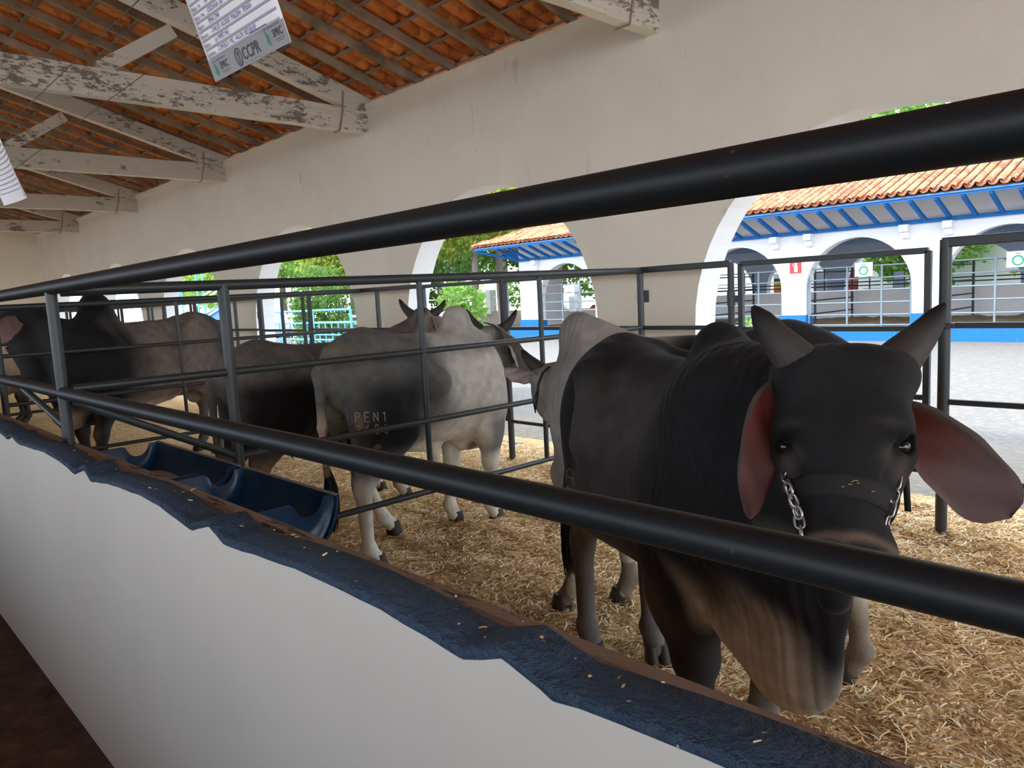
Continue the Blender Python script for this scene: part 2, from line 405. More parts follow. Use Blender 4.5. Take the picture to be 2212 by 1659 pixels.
for i in range(0, 330):
    x = -24.1 + i * .1; rows.append([(x, .729, 1.02), (x, .77, 1.044), (x, .81, 1.056), (x, .845, 1.053), (x, .862, 1.040), (x, .869, 1.01), (x, .869, -.03), (x, .729, -.03)])
mb.grid(rows, sm=False); o = mb.build('inner_kerb', M['ledge'], root); o['label'] = 'worn brown inner kerb'
# scraps of hay on the blue cap
straw_bits('hay_scrap', 60, [(-3.4, -.35, .65, .73, 1)], 'scraps of dry hay lying on the blue wall cap', .005, .016, lambda x, y: low_profile(x) + .011, .0016)

# ---- roof timber and tiles
SL = .29; Z0 = 4.00; RY = -.6
def roof_z(y): return Z0 + SL * (5.2 - y)
SN = math.hypot(1, SL)
def truss(x, name_label, mat, yend=YW + .04, worn=True):
    r = empty('roof_truss', (x, 5.1, 3.6), name_label, 'truss', 'painted timber trusses over the pens')
    w = .12
    b = MB().beam((x, -6.3, 3.735), (x, yend, 3.735), w, .262, seg=24, wob=.004).build('tie_beam', M['truss_worn'] if worn else M['truss_paint'], r, bev=.006)
    d = .225
    def ch(s):
        a = Vector((x, yend if s > 0 else -6.4, 3.97 - d / 2 + .03)); yb = RY
        return MB().beam(a, (x, yb, a.z + abs(a.y - yb) * SL), w * .95, d, seg=14, wob=.004)
    for s in (1, -1): ch(s).build('rafter_chord', M['truss_paint'] if not worn else mat, r, bev=.006)
    MB().beam((x, 3.02, 4.34), (x, 2.33, 3.87), .10, .13).build('strut', M['truss_worn'], r, bev=.005)
    MB().beam((x, RY, 3.8), (x, RY, 5.4), .12, .16, up=(1, 0, 0)).build('king_post', M['truss_paint'], r)
    MB().beam((x, -4.2, 4.34), (x, -3.5, 3.87), .10, .13).build('strut', M['truss_worn'], r)
    s = MB(); s.tube([(x + .068, 4.80, 3.585), (x + .068, 4.855, 3.80), (x + .068, 4.88, 4.03)], .009, 6); s.tube([(x - .068, 4.80, 3.585), (x + .068, 4.80, 3.585)], .008, 6)
    s.tube([(x - .068, 4.88, 4.03), (x + .068, 4.88, 4.03)], .008, 6)
    s.build('iron_strap', M['rafter'], r)
    return r
TX = [-3.60, -7.72, -11.75, -15.9, -20.1, .5, 4.6]
TL = ['nearest truss, its tie beam end jutting out at the top of the wall', 'second truss along the wall, behind the hanging card, with badly flaked white paint', 'third truss along the wall, beige paint with fine cracks',
      'fourth truss along the wall, beige and cracked', 'fifth truss, the farthest one before the end wall', 'truss above the photographer, outside the view', 'truss farthest behind the photographer']
for x, l in zip(TX[:5], TL): truss(x, l, M['truss_worn'], worn=x > -10)
r0 = None
k = 0; x = 1.59
while x > -24.1:
    x -= .56
    if any(abs(x - t) < .09 for t in TX): continue
    mb = MB().beam((x + random.uniform(-.02, .02), 5.47, roof_z(5.47) + .062), (x, RY, roof_z(RY) + .062), .048, .080, seg=6, wob=.006)
    o = mb.build('roof_rafter', M['rafter']); tag(o, 'dark sawn rafter running down to the top of the wall', 'rafter', 'rafters under the tiled roof', 'structure')
y = 5.38; k = 0
while y > RY:
    o = MB().beam((-24.1, y, roof_z(y) + .114), (2.5, y + random.uniform(-.01, .01), roof_z(y) + .114), .040, .024, up=(0, -SL, 1)).build('roof_batten', M['batten'])
    tag(o, 'thin batten carrying the clay tiles', 'batten', 'battens under the tiled roof', 'structure'); y -= .385
def tiles(name, x0, x1, ya, yb, zf, out, mat, pitch=.225, run=.385, L=.47, n=8, channels=True, caps=True, jit=.012):
    "clay half-round tiles; channels hang down between battens, caps cover the joints"
    V = []; F = []; T = []
    nc = int((x1 - x0) / pitch); nr = int(abs(yb - ya) / run) + 1; sg = 1 if yb > ya else -1
    def half(cx, y0, r0, r1, down, dz):
        b = len(V); t = random.random()
        for (yy, rr, zz) in ((y0, r0, dz), (y0 + sg * L, r1, dz + .0)):
            for i in range(n + 1):
                a = math.pi * i / n; z = -math.sin(a) * rr * .85 if down else math.sin(a) * rr * .62
                V.append((cx + math.cos(a) * rr, yy, zf(yy) + zz + z)); T.append(t)
        for i in range(n): F.append((b + i, b + i + 1, b + n + 2 + i, b + n + 1 + i))
        for i in range(n + 1):
            V.append((V[b + i][0], V[b + i][1] - sg * .0, V[b + i][2] + (.024 if down else -.016))); T.append(t)
        for i in range(n): F.append((b + i, b + 2*n + 2 + i, b + 2*n + 3 + i, b + i + 1))
    for c in range(nc + 1):
        for r in range(nr):
            y0 = ya + sg * r * run + random.uniform(-jit, jit); cx = x0 + c * pitch + random.uniform(-.006, .006)
            if channels: half(cx, y0, .098, .080, True, .085)
            if caps: half(cx + pitch / 2, y0 + .02, .078, .092, False, .085)
    me = fast_mesh(name, V, F); at = me.attributes.new('tint', 'FLOAT', 'POINT'); at.data.foreach_set('value', np.array(T, np.float32))
    return me
me = tiles('ceiling', -24.2, 2.2, 5.62, RY, lambda y: roof_z(y) + .122, False, M['tile_in'])
tag(link('ceiling', me, M['tile_in']), kind='structure')
mb = MB(); zt = .32
mb.add([(-24.4, 5.9, roof_z(5.9) + zt), (9, 5.9, roof_z(5.9) + zt), (9, RY, roof_z(RY) + zt), (-24.4, RY, roof_z(RY) + zt), (-24.4, -7.1, roof_z(5.9) + zt), (9, -7.1, roof_z(5.9) + zt)], [(0, 1, 2, 3), (3, 2, 5, 4)])
tag(mb.build('roof_cover', M['tile_out']), kind='structure')

# ================================================================== FENCES
def pipe(a, b, r, n=12): return MB().tube([a, b], r, n)
GY = 4.91
def near_fence():
    r = empty('feed_fence', (-3.57, .8, 0), 'black pipe fence running along the feed wall, closest to the viewer', 'fence')
    y = .8
    pipe((-24, y, 1.735), (1.2, y, 1.728), .0295, 20).build('top_rail', M['steel_near'], r)
    pipe((-24, y, 1.284), (1.2, y, 1.284), .0265, 20).build('lower_rail', M['steel_near'], r)
    for x in (-3.60, -7.66, -11.6, -15.6, .45):
        pipe((x, y, 1.04), (x, y, 1.71), .023, 14).build('post', M['steel'], r)
    pipe((-3.62, y, 1.14), (-4.6, y, 1.30), .016).build('brace', M['steel'], r)
near_fence()
def divider(x, label, y0=.83, sl=0.0, stays=(2.70, 3.73), seed=0, post=1.52, group=None):
    r = empty('pen_divider', (x, post, 0), label, 'fence', group)
    pipe((x, y0, 1.715), (x, GY, 1.748), .0255, 14).build('top_rail', M['steel'], r)
    for z, rr in ((1.295, .0185), (.872, .0185), (.445 if x > -5 else .39, .0185)):
        if z > .87: pipe((x, y0 if z > 1.2 else post, z + .005), (x, GY, z), rr).build('rail', M['steel'], r)
        else: pipe((x, post, z), (x, GY, z - .01), rr).build('rail', M['steel'], r)
    pipe((x, y0, 1.245), (x, post, .875), .0185).build('brace', M['steel'], r)
    pipe((x, post, -.03), (x, post, 1.72), .0275, 14).build('post', M['steel'], r)
    for y in stays: pipe((x, y, .44), (x, y, 1.73), .0175, 10).build('stay', M['steel'], r)
    return r
r = divider(-3.57, 'dark pipe divider between the big dark bull and the pale branded bull')
s = MB()
for i in range(10):
    a = i * 1.9; s.tube([(-3.57 + .024 * math.cos(a), 1.74 + .004 * i, .872 + .024 * math.sin(a)), (-3.57 + .028 * math.cos(a + 1), 1.742 + .004 * i, .872 + .028 * math.sin(a + 1)), (-3.57 + .024 * math.cos(a + 2), 1.745 + .004 * i, .872 + .024 * math.sin(a + 2))], .0035, 5)
s.tube([(-3.55, 1.77, .86), (-3.53, 1.79, .82)], .004, 5); s.build('wire_tie', M['steel_dark'], r)
divider(-7.62, 'dark pipe divider in front of the black humped bull', y0=1.25, stays=(2.76, 3.88), post=1.25)
divider(-11.45, 'pipe divider farther back, behind the black humped bull', y0=1.25, stays=(2.7, 3.8), post=1.25)
divider(-15.3, 'pipe divider farthest back in the pens', y0=1.25, stays=(2.7, 3.8), post=1.25)
def box_frame(r, x0, x1, z0, z1, name, h=.018, y=GY, mids=(), mat=None):
    mat = mat or M['steel']
    mb = MB()
    for z in (z0, z1): mb.box((x0, y - h, z - h), (x1, y + h, z + h))
    for x in (x0, x1): mb.box((x - h, y - h, z0), (x + h, y + h, z1))
    mb.build(name, mat, r, bev=.004)
    for z in mids: MB().box((x0 + h, y - h * .9, z - h * .9), (x1 - h, y + h * .9, z + h * .9)).build('rail', mat, r, bev=.004)
def gate_bay(xp, i):
    "one bay of the fence inside the arcade: pier post at xp, fixed panel, gate leaf"
    where = ['beside the dark bull\'s head', 'behind the pale branded bull', 'behind the brown-grey bull\'s rump', 'behind the black humped bull', 'far down the arcade, fifth bay', 'far down the arcade, sixth bay'][i]
    r = empty('fence_panel', (xp, GY, 0), 'dark fixed fence panel ' + ['in front of the pier between the two nearest arches', 'at the second pier, beside the horned head', 'at the third pier from the right', 'at the fourth pier from the right', 'at the fifth pier from the right', 'at the sixth pier from the right'][i], 'fence', None)
    a, b = xp - 1.58, xp + .80
    MB().box((a, GY - .024, 1.727), (b, GY + .024, 1.775)).build('top_rail', M['steel'], r, bev=.006)
    for z in (1.292, .842, .395): MB().box((a, GY - .016, z - .016), (b, GY + .016, z + .016)).build('rail', M['steel'], r, bev=.004)
    for x, rr in ((a, .031), (b, .024), (xp, .026)): pipe((x, GY, -.04), (x, GY, 1.76), rr, 14).build('post', M['steel'], r)
    g = empty('pen_gate', (xp + .88, GY, .3), 'dark steel pen gate leaf ' + where, 'gate')
    box_frame(g, xp + .88, xp + 2.10, .41, 1.745, 'gate_frame', .0185, mids=(1.28, .86))
    for z in (.6, 1.5): MB().tube([(xp + .80, GY, z - .05), (xp + .80, GY, z + .05)], .03, 10).box((xp + .80, GY - .012, z - .02), (xp + .88, GY + .012, z + .02)).build('hinge', M['steel_dark'], g)
for i, xp in enumerate((-3.585, -7.30, -11.15, -15.0, -18.9)): gate_bay(xp, i)
rr_ = empty('fence_panel', (.25, GY, 0), 'dark steel fence panel cut off by the right edge, right of the bull\'s ear', 'fence')
MB().box((-1.41, GY - .026, 1.755), (1.0, GY + .026, 1.812)).build('top_rail', M['steel'], rr_, bev=.006)
for z in (1.298, .842, .385): MB().box((-1.39, GY - .017, z - .017), (1.0, GY + .017, z + .017)).build('rail', M['steel'], rr_, bev=.004)
pipe((-1.392, GY, -.05), (-1.392, GY, 1.80), .033, 16).build('post', M['steel'], rr_)
pipe((.45, GY, -.05), (.45, GY, 1.78), .026, 12).build('post', M['steel'], rr_)
MB().tube([(-1.40, GY - .035, 1.298), (-1.33, GY - .035, 1.298)], .016, 8).tube([(-1.36, GY - .05, 1.29), (-1.36, GY + .05, 1.30)], .014, 8).build('hinge_bolt', M['steel_dark'], rr_)
# junction plate with hook on the nearest pier
j = empty('wall_hook', (-3.75, 5.2, 1.52), 'small dark plate with a white hook on the nearest pier', 'hook')
MB().box((-3.80, 5.175, 1.49), (-3.71, 5.199, 1.59)).build('plate', M['steel_dark'], j, bev=.003)
MB().tube([(-3.745, 5.165, 1.58), (-3.735, 5.15, 1.565), (-3.73, 5.15, 1.53), (-3.745, 5.15, 1.515), (-3.755, 5.155, 1.53)], .005, 8).build('hook', m_plain('hook_white', (.7, .68, .62)), j)

# ================================================================== FEED TROUGHS
def trough(x0, x1, label, dy=0.0, dz=0.0):
    r = empty('feed_trough', ((x0 + x1) / 2, 1.18, .55), label, 'trough', 'blue plastic drum troughs')
    yc, zc, R, n = 1.185 + dy, .85 + dz, .292, 22
    def prof(rad, k=n, fl=.93): return [(yc - math.cos(math.pi * i / k) * rad, zc - math.sin(math.pi * i / k) * rad * fl) for i in range(k + 1)]
    mb = MB(); out = prof(R); inn = prof(R - .009); N = 12
    for P, s in ((out, 1), (inn, -1)):
        rows = []
        for j in range(N + 1):
            x = x0 + (x1 - x0) * j / N; w = .006 * math.sin(j * 1.7)
            rows.append([(x, y + w * (1 if y > yc else -1) * (z > zc - .05), z) for y, z in P])
        mb.grid(rows)
    for q in (0, -1): mb.add([(x0, *out[q]), (x1, *out[q]), (x1, *inn[q]), (x0, *inn[q])], [(0, 1, 2, 3)])
    mb.build('drum_shell', M['plastic'], r)
    for x, s in ((x0, 1), (x1, -1)):
        mb = MB(); f = .62; NY = yc + R * .60; nr = .062        # end cap with the half-round bung notch near the far rim
        top = []
        for i in range(41):
            y = yc - R + .006 + (2 * R - .012) * i / 40; z = zc
            if abs(y - NY) < nr: z = zc - math.sqrt(max(0, nr ** 2 - (y - NY) ** 2)) * 1.05
            top.append((y, z))
        bot = [(y, zc - math.sqrt(max(0, (R - .003) ** 2 - (y - yc) ** 2)) * .93) for y, z in top]
        rows = []
        for t in np.linspace(0, 1, 9):
            bulge = .028 * math.sin(math.pi * min(1, t * 1.15)) * s
            rows.append([(x + s * .012 + bulge * (1 - ((y - yc) / R) ** 4), y, z * (1 - t) + zb * t) for (y, z), (_, zb) in zip(top, bot)])
        mb.grid(rows); rows2 = [[(px + s * .008, py, pz) for px, py, pz in rw] for rw in rows]; mb.grid(rows2)
        mb.grid([rows[0], rows2[0]], sm=False)
        ec = mb.build('end_cap', M['plastic'], r)
        mb = MB(); mb.tube([(x + s * .02, NY + (nr + .008) * math.cos(a), zc - .004 - (nr + .008) * 1.05 * math.sin(a)) for a in np.linspace(0, math.pi, 13)], .008, 6); mb.build('notch_rim', M['plastic'], ec)
        mb = MB(); rim = prof(R + .010); rin = prof(R - .002)
        mb.grid([[(x, *p) for p in rin], [(x, *p) for p in rim], [(x - s * -.022, *p) for p in rim], [(x - s * -.022, *p) for p in rin]]); mb.build('end_flange', M['plastic'], r)
    for q in (0, -1):
        y, z = out[q]; MB().box((x0, y - .010, z - .002), (x1, y + .010, z + .004)).build('cut_edge', M['plastic_edge'], r, bev=.002)
    mb = MB()
    for x in (x0 + .15, x1 - .15):
        for s in (-1, 1): mb.beam((x, yc + s * .10, .0), (x, yc + s * .20, zc - .22), .03, .03, up=(1, 0, 0))
        mb.beam((x, yc - .22, zc - .26), (x, yc + .22, zc - .26), .03, .03)
    mb.build('stand', M['steel_dark'], r)
    return r
t1 = trough(-4.60, -3.47, 'blue plastic half-drum trough farther along the feed wall, holding pale feed')
t2 = trough(-3.43, -2.58, 'blue plastic half-drum trough nearer the viewer, empty and dark inside')
mb = MB(); rows = []
for i in range(13):
    x = -4.5 + .95 * i / 12; rows.append([(x, 1.185 - .235 + .47 * j / 10, .70 + .012 * noise.noise((x * 9, j * .9, 2)) + .02 * math.sin(i * .5)) for j in range(11)])
mb.grid(rows); o = mb.build('mineral_feed', m_plain('pale_feed', (.42, .36, .28), .9)); tag(o, 'pale loose feed in the bottom of the farther blue trough', 'feed', kind='stuff')

# ================================================================== THE BARN ACROSS THE STREET
BY = 20.8; BC = [-18.57, -15.07, -11.57, -8.07, -4.57, -1.07, 2.43, 5.93]; BX0, BX1 = -20.97, 9.0
bn = empty('arcaded_barn', (-10, BY, 0), 'white arcaded barn with clay tile roof and blue eave struts across the street', 'building')
arcade('front_wall', BC, 1.40, 1.30, BX0, BX1, BY, BY + .36, .25, 3.50, M['white_wall'], parent=bn)['label'] = 'white front wall with arches'
arcade('rear_wall', BC, 1.40, 1.30, BX0, BX1, BY + 11.4, BY + 11.75, .25, 3.50, M['white_wall'], parent=bn)
M['dim_wall'] = m_plaster('dim_wall', (.80, .77, .72), amt=.3)
for ya, yb in ((.36, 2.2), (9, 11.4)): MB().box((BX0, BY + ya, .25), (BX0 + .3, BY + yb, 3.5)).build('side_wall', M['white_wall'], bn)
MB().box((BX0 - .2, BY - .45, -.06), (BX1, BY + 11.9, .25)).build('plinth', M['blue_paint'], bn)
MB().box((BX0 - .3, BY - .60, -.06), (BX1, BY - .45, .09)).build('plinth_step', M['blue_paint'], bn)
e = [BX0] + [c + s * 1.40 for c in BC for s in (-1, 1)] + [BX1]
for i in range(0, len(e), 2):
    if i == len(e) - 2 and e[i] > BX1: break
    MB().box((e[i] - .03, BY - .04, .24), (min(e[i + 1] + .03, BX1), BY + .40, .64)).build('pillar_base', M['blue_paint'], bn, bev=.01)
    if i + 1 < len(e):
        xm = (e[i] + e[i + 1]) / 2
        for q in (-.5, .5):
            if xm + q > BX0 + .2: MB().box((xm + q - .11, BY - .26, 2.72), (xm + q + .11, BY, 2.90)).box((xm + q - .10, BY - .15, 2.56), (xm + q + .10, BY, 2.72)).build('corbel', M['white_wall'], bn, bev=.012)
MB().box((BX0 - .05, BY - .10, 2.90), (BX1, BY, 3.0)).build('eave_beam', M['blue_paint'], bn)
EY, EZ, RS = BY - 1.28, 3.42, .36
k = 0; x = BX0 + .05
while x < 4.0:
    MB().beam((x, BY - .06, 2.97), (x, EY + .08, EZ - .03), .075, .095).beam((x, EY + .05, EZ + .0), (x, BY + .2, EZ + .0 + 1.45 * RS), .07, .09).build('eave_strut', M['blue_paint'], bn); x += .56; k += 1
MB().beam((BX0, BY - .05, 2.97), (BX0 - 1.2, EY + .1, EZ - .03), .08, .1).build('hip_strut', M['blue_paint'], bn)
for t in (.5, 1.1): MB().beam((BX0, BY + t, 2.97), (BX0 - 1.2, BY + t, EZ - .03), .075, .095).build('eave_strut', M['blue_paint'], bn)
MB().beam((BX0 - 1.28, EY + .06, EZ + .02), (BX1, EY + .06, EZ + .02), .05, .10).build('fascia', M['blue_paint'], bn)
XH = BX0 - 1.28
me = tiles('roof_tiles', XH, 6.5, EY, EY + 6.6, lambda y: EZ + RS * (y - EY) + .09, True, M['tile_out'], pitch=.235, run=.40, L=.48, n=6)
# cut the tiles along the hip
bm = bmesh.new(); bm.from_mesh(me); bmesh.ops.delete(bm, geom=[f for f in bm.faces if f.calc_center_median().x - XH < f.calc_center_median().y - EY - .15], context='FACES'); bm.to_mesh(me); bm.free()
link('roof_tiles', me, M['tile_out'], bn)
mb = MB(); r6 = 6.9; zr = lambda d: EZ + RS * d + .03
mb.add([(XH, EY, zr(0)), (BX1, EY, zr(0)), (BX1, EY + r6, zr(r6)), (XH + r6, EY + r6, zr(r6)), (XH, EY + 2 * r6, zr(0)), (BX1, EY + 2 * r6, zr(0))], [(0, 1, 2, 3), (0, 3, 4), (3, 2, 5, 4)])
mb.build('roof_deck', m_plain('roof_deck', (.30, .24, .20), .9), bn)
h = MB()
for i in range(24):
    d = i * .30; p = np.array([XH + d, EY + d, zr(d) + .10]); h.tube([p, p + np.array([.34, .34, .34 * RS])], [.10, .085], 8)
h.build('hip_tiles', M['tile_out'], bn)
MB().box((BX0 + .3, BY + .36, 3.02), (BX1, BY + 11.4, 3.06)).build('barn_ceiling', M['dim_wall'], bn)
MB().box((BX0 + 2, BY + 4.6, .25), (BX1, BY + 4.75, 1.22)).build('inner_feed_wall', M['white_wall'], bn)
# bedding inside the barn
V = []; F = []; nx, ny = 120, 8
for i in range(nx + 1):
    for j in range(ny + 1):
        x = BX0 + .3 + (8.8 - BX0) * i / nx; y = BY + .3 + 4.2 * j / ny; V.append((x, y, .27 + .12 * abs(noise.noise((x * .9, y * .9, 4))) + (.14 if j > 1 else .0) * abs(noise.noise((x * 2.3, y, 1)))))
for i in range(nx):
    for j in range(ny): F.append((i*(ny+1) + j, (i+1)*(ny+1) + j, (i+1)*(ny+1) + j + 1, i*(ny+1) + j + 1))
M['bed_far'] = Mat('bedding_far', .95, .1); M['bed_far'] = M['bed_far'].color(M['bed_far'].mix(M['bed_far'].noise(4, 5), (.16, .11, .06), (.44, .33, .2))).mat
tag(link('barn_bedding', fast_mesh('barn_bedding', V, F), M['bed_far'], smooth=True), 'brown bedding heaped inside the barn across the street', 'bedding', kind='stuff')
def far_gate(c, i):
    g = empty('barn_gate', (c, BY + .15, .3), 'grey pipe gate closing the barn arch ' + ['by the left corner of the barn', 'second from the left corner', 'third from the left corner', 'right of the fire sign', 'at the right edge of the view'][i], 'gate', 'grey gates in the barn arches')
    y = BY + .12
    for z in (.34, .62, .95, 1.28, 1.60, 1.92): MB().tube([(c - 1.38, y, z), (c + 1.38, y, z)], .022, 6).build('rail', M['steel_grey'], g)
    for x in (c - 1.35, c - .28, c + .62, c + 1.35): MB().tube([(x, y - .01, .26), (x, y - .01, 1.95)], .028, 6).build('upright', M['steel_grey'], g)
for i, c in enumerate([-18.57, -15.07, -11.57, -8.07, -4.57]): far_gate(c, i)
for i, (x, l) in enumerate(((-13.4, 'left'), (-9.9, 'middle'), (-6.4, 'right'))):
    g = empty('barn_partition', (x, BY + 2, .3), 'dark pipe partition inside the barn, ' + ['seen through the arch left of the fire sign', 'seen through the arch right of the fire sign', 'seen through the arch at the right edge'][i], 'fence')
    for z in (.6, 1.0, 1.4, 1.85): MB().tube([(x, BY + .4, z), (x, BY + 4.5, z)], .022, 6).build('rail', M['steel_dark'], g)
    for y in (BY + 1.6, BY + 4.4): MB().tube([(x, y, .25), (x, y, 1.95)], .035, 6).build('post', M['steel_dark'], g)
g = empty('barn_rear_fence', (-8, BY + 5, 1.2), 'dark pipe fence above the low wall inside the barn', 'fence')
for z in (1.36, 1.48, 1.98): MB().tube([(BX0 + 2, BY + 5.0, z), (BX1, BY + 5.0, z)], .022, 6).build('rail', M['steel_dark'], g)
for i in range(19): MB().tube([(BX0 + 2.4 + i * 1.5, BY + 5.0, .25), (BX0 + 2.4 + i * 1.5, BY + 5.0, 2.0)], .022, 6).build('upright', M['steel_dark'], g)
M['white'] = m_plain('sign_white', (.85, .85, .85), .5); M['red'] = m_plain('sign_red', (.75, .06, .07), .5); M['green'] = m_plain('sign_green', (.03, .33, .14), .5)
M['yellow'] = m_plain('banner_yellow', (.85, .55, .04), .6); M['orange'] = m_plain('banner_orange', (.85, .22, .03), .6); M['pink'] = m_plain('banner_pink', (.80, .08, .25), .6); M['ink'] = m_plain('ink_grey', (.07, .075, .085), .7); M['pen_ink'] = m_plain('pen_blue', (.03, .035, .30), .6)
# fire extinguisher sign
s = empty('fire_sign', (-9.75, BY, 1.83), 'small red fire extinguisher sign on the white pillar across the street', 'sign'); y = BY - .012
MB().box((-9.92, y, 1.83), (-9.58, BY - .001, 2.17)).build('panel', M['red'], s)
mb = MB(); mb.box((-9.79, y - .006, 1.87), (-9.69, y, 2.05)).prism([(-9.79, 2.05), (-9.69, 2.05), (-9.72, 2.10), (-9.76, 2.10)], 1, y - .006, y).box((-9.80, y - .006, 2.10), (-9.70, y, 2.12)).box((-9.83, y - .006, 2.03), (-9.815, y, 2.11)).box((-9.83, y - .006, 2.10), (-9.78, y, 2.115))
mb.build('extinguisher_symbol', M['white'], s)
def ring(mb, cx, y, cz, r0, r1, n=32):
    P = [[(cx + r * math.cos(a), y, cz + r * math.sin(a)) for a in np.linspace(0, 2 * math.pi, n, endpoint=False)] for r in (r0, r1)]; mb.grid(P, closed=True, sm=False)
def ring_sign(x0, x1, z0, z1, lab, rr=.085):
    s = empty('notice_board', ((x0 + x1) / 2, BY - .02, z0), lab, 'sign'); y = BY - .04
    MB().box((x0, y, z0), (x1, y + .02, z1)).build('board', M['white'], s); mb = MB(); cx, cz = (x0 + x1) / 2, (z0 + z1) / 2 - .03
    ring(mb, cx, y - .004, cz, rr, rr * 1.45); mb.build('green_ring', M['green'], s)
    mb = MB(); ring(mb, cx, y - .004, cz, .002, rr * .55); mb.build('ring_centre', m_plain('pale_green', (.45, .75, .55), .6), s); MB().box((cx - .06, y - .004, z1 - .055), (cx + .06, y, z1 - .04)).build('heading', M['ink'], s)
ring_sign(-8.09, -7.63, 1.645, 2.015, 'white notice board with a green ring on the barn gate right of the fire sign')
ring_sign(-4.60, -4.14, 1.68, 2.05, 'white notice board with a green ring at the right edge of the view')
s = empty('notice_board', (-18.4, BY, 1.47), 'white notice board with a dark line of print on the leftmost barn gate', 'sign')
MB().box((-18.63, BY - .03, 1.47), (-18.13, BY - .01, 1.88)).build('board', M['white'], s); MB().box((-18.55, BY - .036, 1.60), (-18.21, BY - .03, 1.625)).box((-18.40, BY - .036, 1.625), (-18.36, BY - .03, 1.65)).build('print_line', M['ink'], s)
# banners behind the barn
def banner(x, Y, w_, z0, z1, cols, lab):
    b = empty('banner', (x, Y, z0 - .9), lab, 'banner'); n = len(cols)
    MB().tube([(x - w_ / 2, Y + .02, 0), (x - w_ / 2, Y + .02, z1)], .03, 6).tube([(x + w_ / 2, Y + .02, 0), (x + w_ / 2, Y + .02, z1)], .03, 6).build('frame', M['steel_dark'], b)
    for i, c in enumerate(cols):
        za, zb = z0 + (z1 - z0) * i / n, z0 + (z1 - z0) * (i + 1) / n
        MB().box((x - w_ / 2, Y - .01, za), (x + w_ / 2, Y, zb)).build('stripe', M[c], b)
banner(-13.3, 33.2, .95, .9, 2.25, ['yellow', 'red', 'orange', 'red', 'pink', 'yellow'], 'red banner with yellow edges seen through the barn right of the fire sign')
banner(-14.45, 33.4, .55, .8, 1.95, ['white', 'white'], 'tall white banner left of the red banner, behind the barn')
banner(-16.2, 33.2, .8, .9, 2.0, ['red', 'orange', 'yellow', 'ink', 'white'], 'white, black and orange banner seen through the barn left of the fire sign')
banner(-11.05, 32.9, .40, 1.0, 1.8, ['white', 'white'], 'small white sign board behind the barn, left of the right pillar')
banner(-10.9, 33.6, 3.6, .75, 1.15, ['yellow', 'white'], 'low yellow and white banner strip behind the barn')

# ================================================================== GARDEN SIDE
def m_leaf(name, c1, c2, tr=.45):
    m = Mat(name, .5, .3); at = m.attr('tint').outputs['Fac']; m.color(m.mix(at, c1, c2))
    t = m.n('ShaderNodeBsdfTranslucent'); m.l(m.mix(at, tuple(x * 1.3 for x in c1), tuple(x * 1.3 for x in c2)), t.inputs['Color'])
    x = m.n('ShaderNodeMixShader'); x.inputs[0].default_value = tr; m.l(m.b.outputs[0], x.inputs[1]); m.l(t.outputs[0], x.inputs[2]); m.l(x.outputs[0], m.out.inputs['Surface']); return m.mat
M['leaf_y'] = m_leaf('leaf_yellow_green', (.19, .26, .03), (.38, .44, .08)); M['leaf_g'] = m_leaf('leaf_green', (.05, .14, .022), (.16, .27, .06)); M['leaf_b'] = m_leaf('leaf_bright', (.11, .25, .035), (.26, .42, .09))
M['bark'] = Mat('bark', .9, .1); M['bark'] = M['bark'].color(M['bark'].mix(M['bark'].noise(6, 4, .6, st=(1, 1, .2)), (.10, .075, .06), (.34, .29, .25))).mat
M['bark_white'] = m_plain('limewashed_bark', (.75, .74, .70), .9)
def leaves(blobs, n, size, seed):
    r = np.random.default_rng(seed); wts = np.array([b[3] ** 2 for b in blobs]); wts = wts / wts.sum(); V = []; T = []
    for (cx, cy, cz, R, sq), wt in zip(blobs, wts):
        m = int(n * wt); u = r.normal(size=(m, 3)); u /= np.linalg.norm(u, axis=1)[:, None]; rad = R * r.uniform(.35, 1, m) ** .45; lump = 1 + .22 * np.sin(u[:, 0] * 7 + cx) * np.sin(u[:, 1] * 6 + cy) * np.cos(u[:, 2] * 5)
        c = np.stack([cx + u[:, 0] * rad * lump, cy + u[:, 1] * rad * lump, cz + u[:, 2] * rad * lump * sq], 1)
        a = r.normal(size=(m, 3)); a /= np.linalg.norm(a, axis=1)[:, None]; b = np.cross(a, r.normal(size=(m, 3))); b /= np.linalg.norm(b, axis=1)[:, None]; s = (size * r.uniform(.6, 1.4, m))[:, None]
        V.append(np.stack([c - a * s, c + b * s * .55, c + a * s, c - b * s * .55], 1).reshape(-1, 3)); T.append(np.repeat(r.uniform(0, 1, m), 4))
    V = np.vstack(V); return V, np.arange(len(V)).reshape(-1, 4), np.concatenate(T)
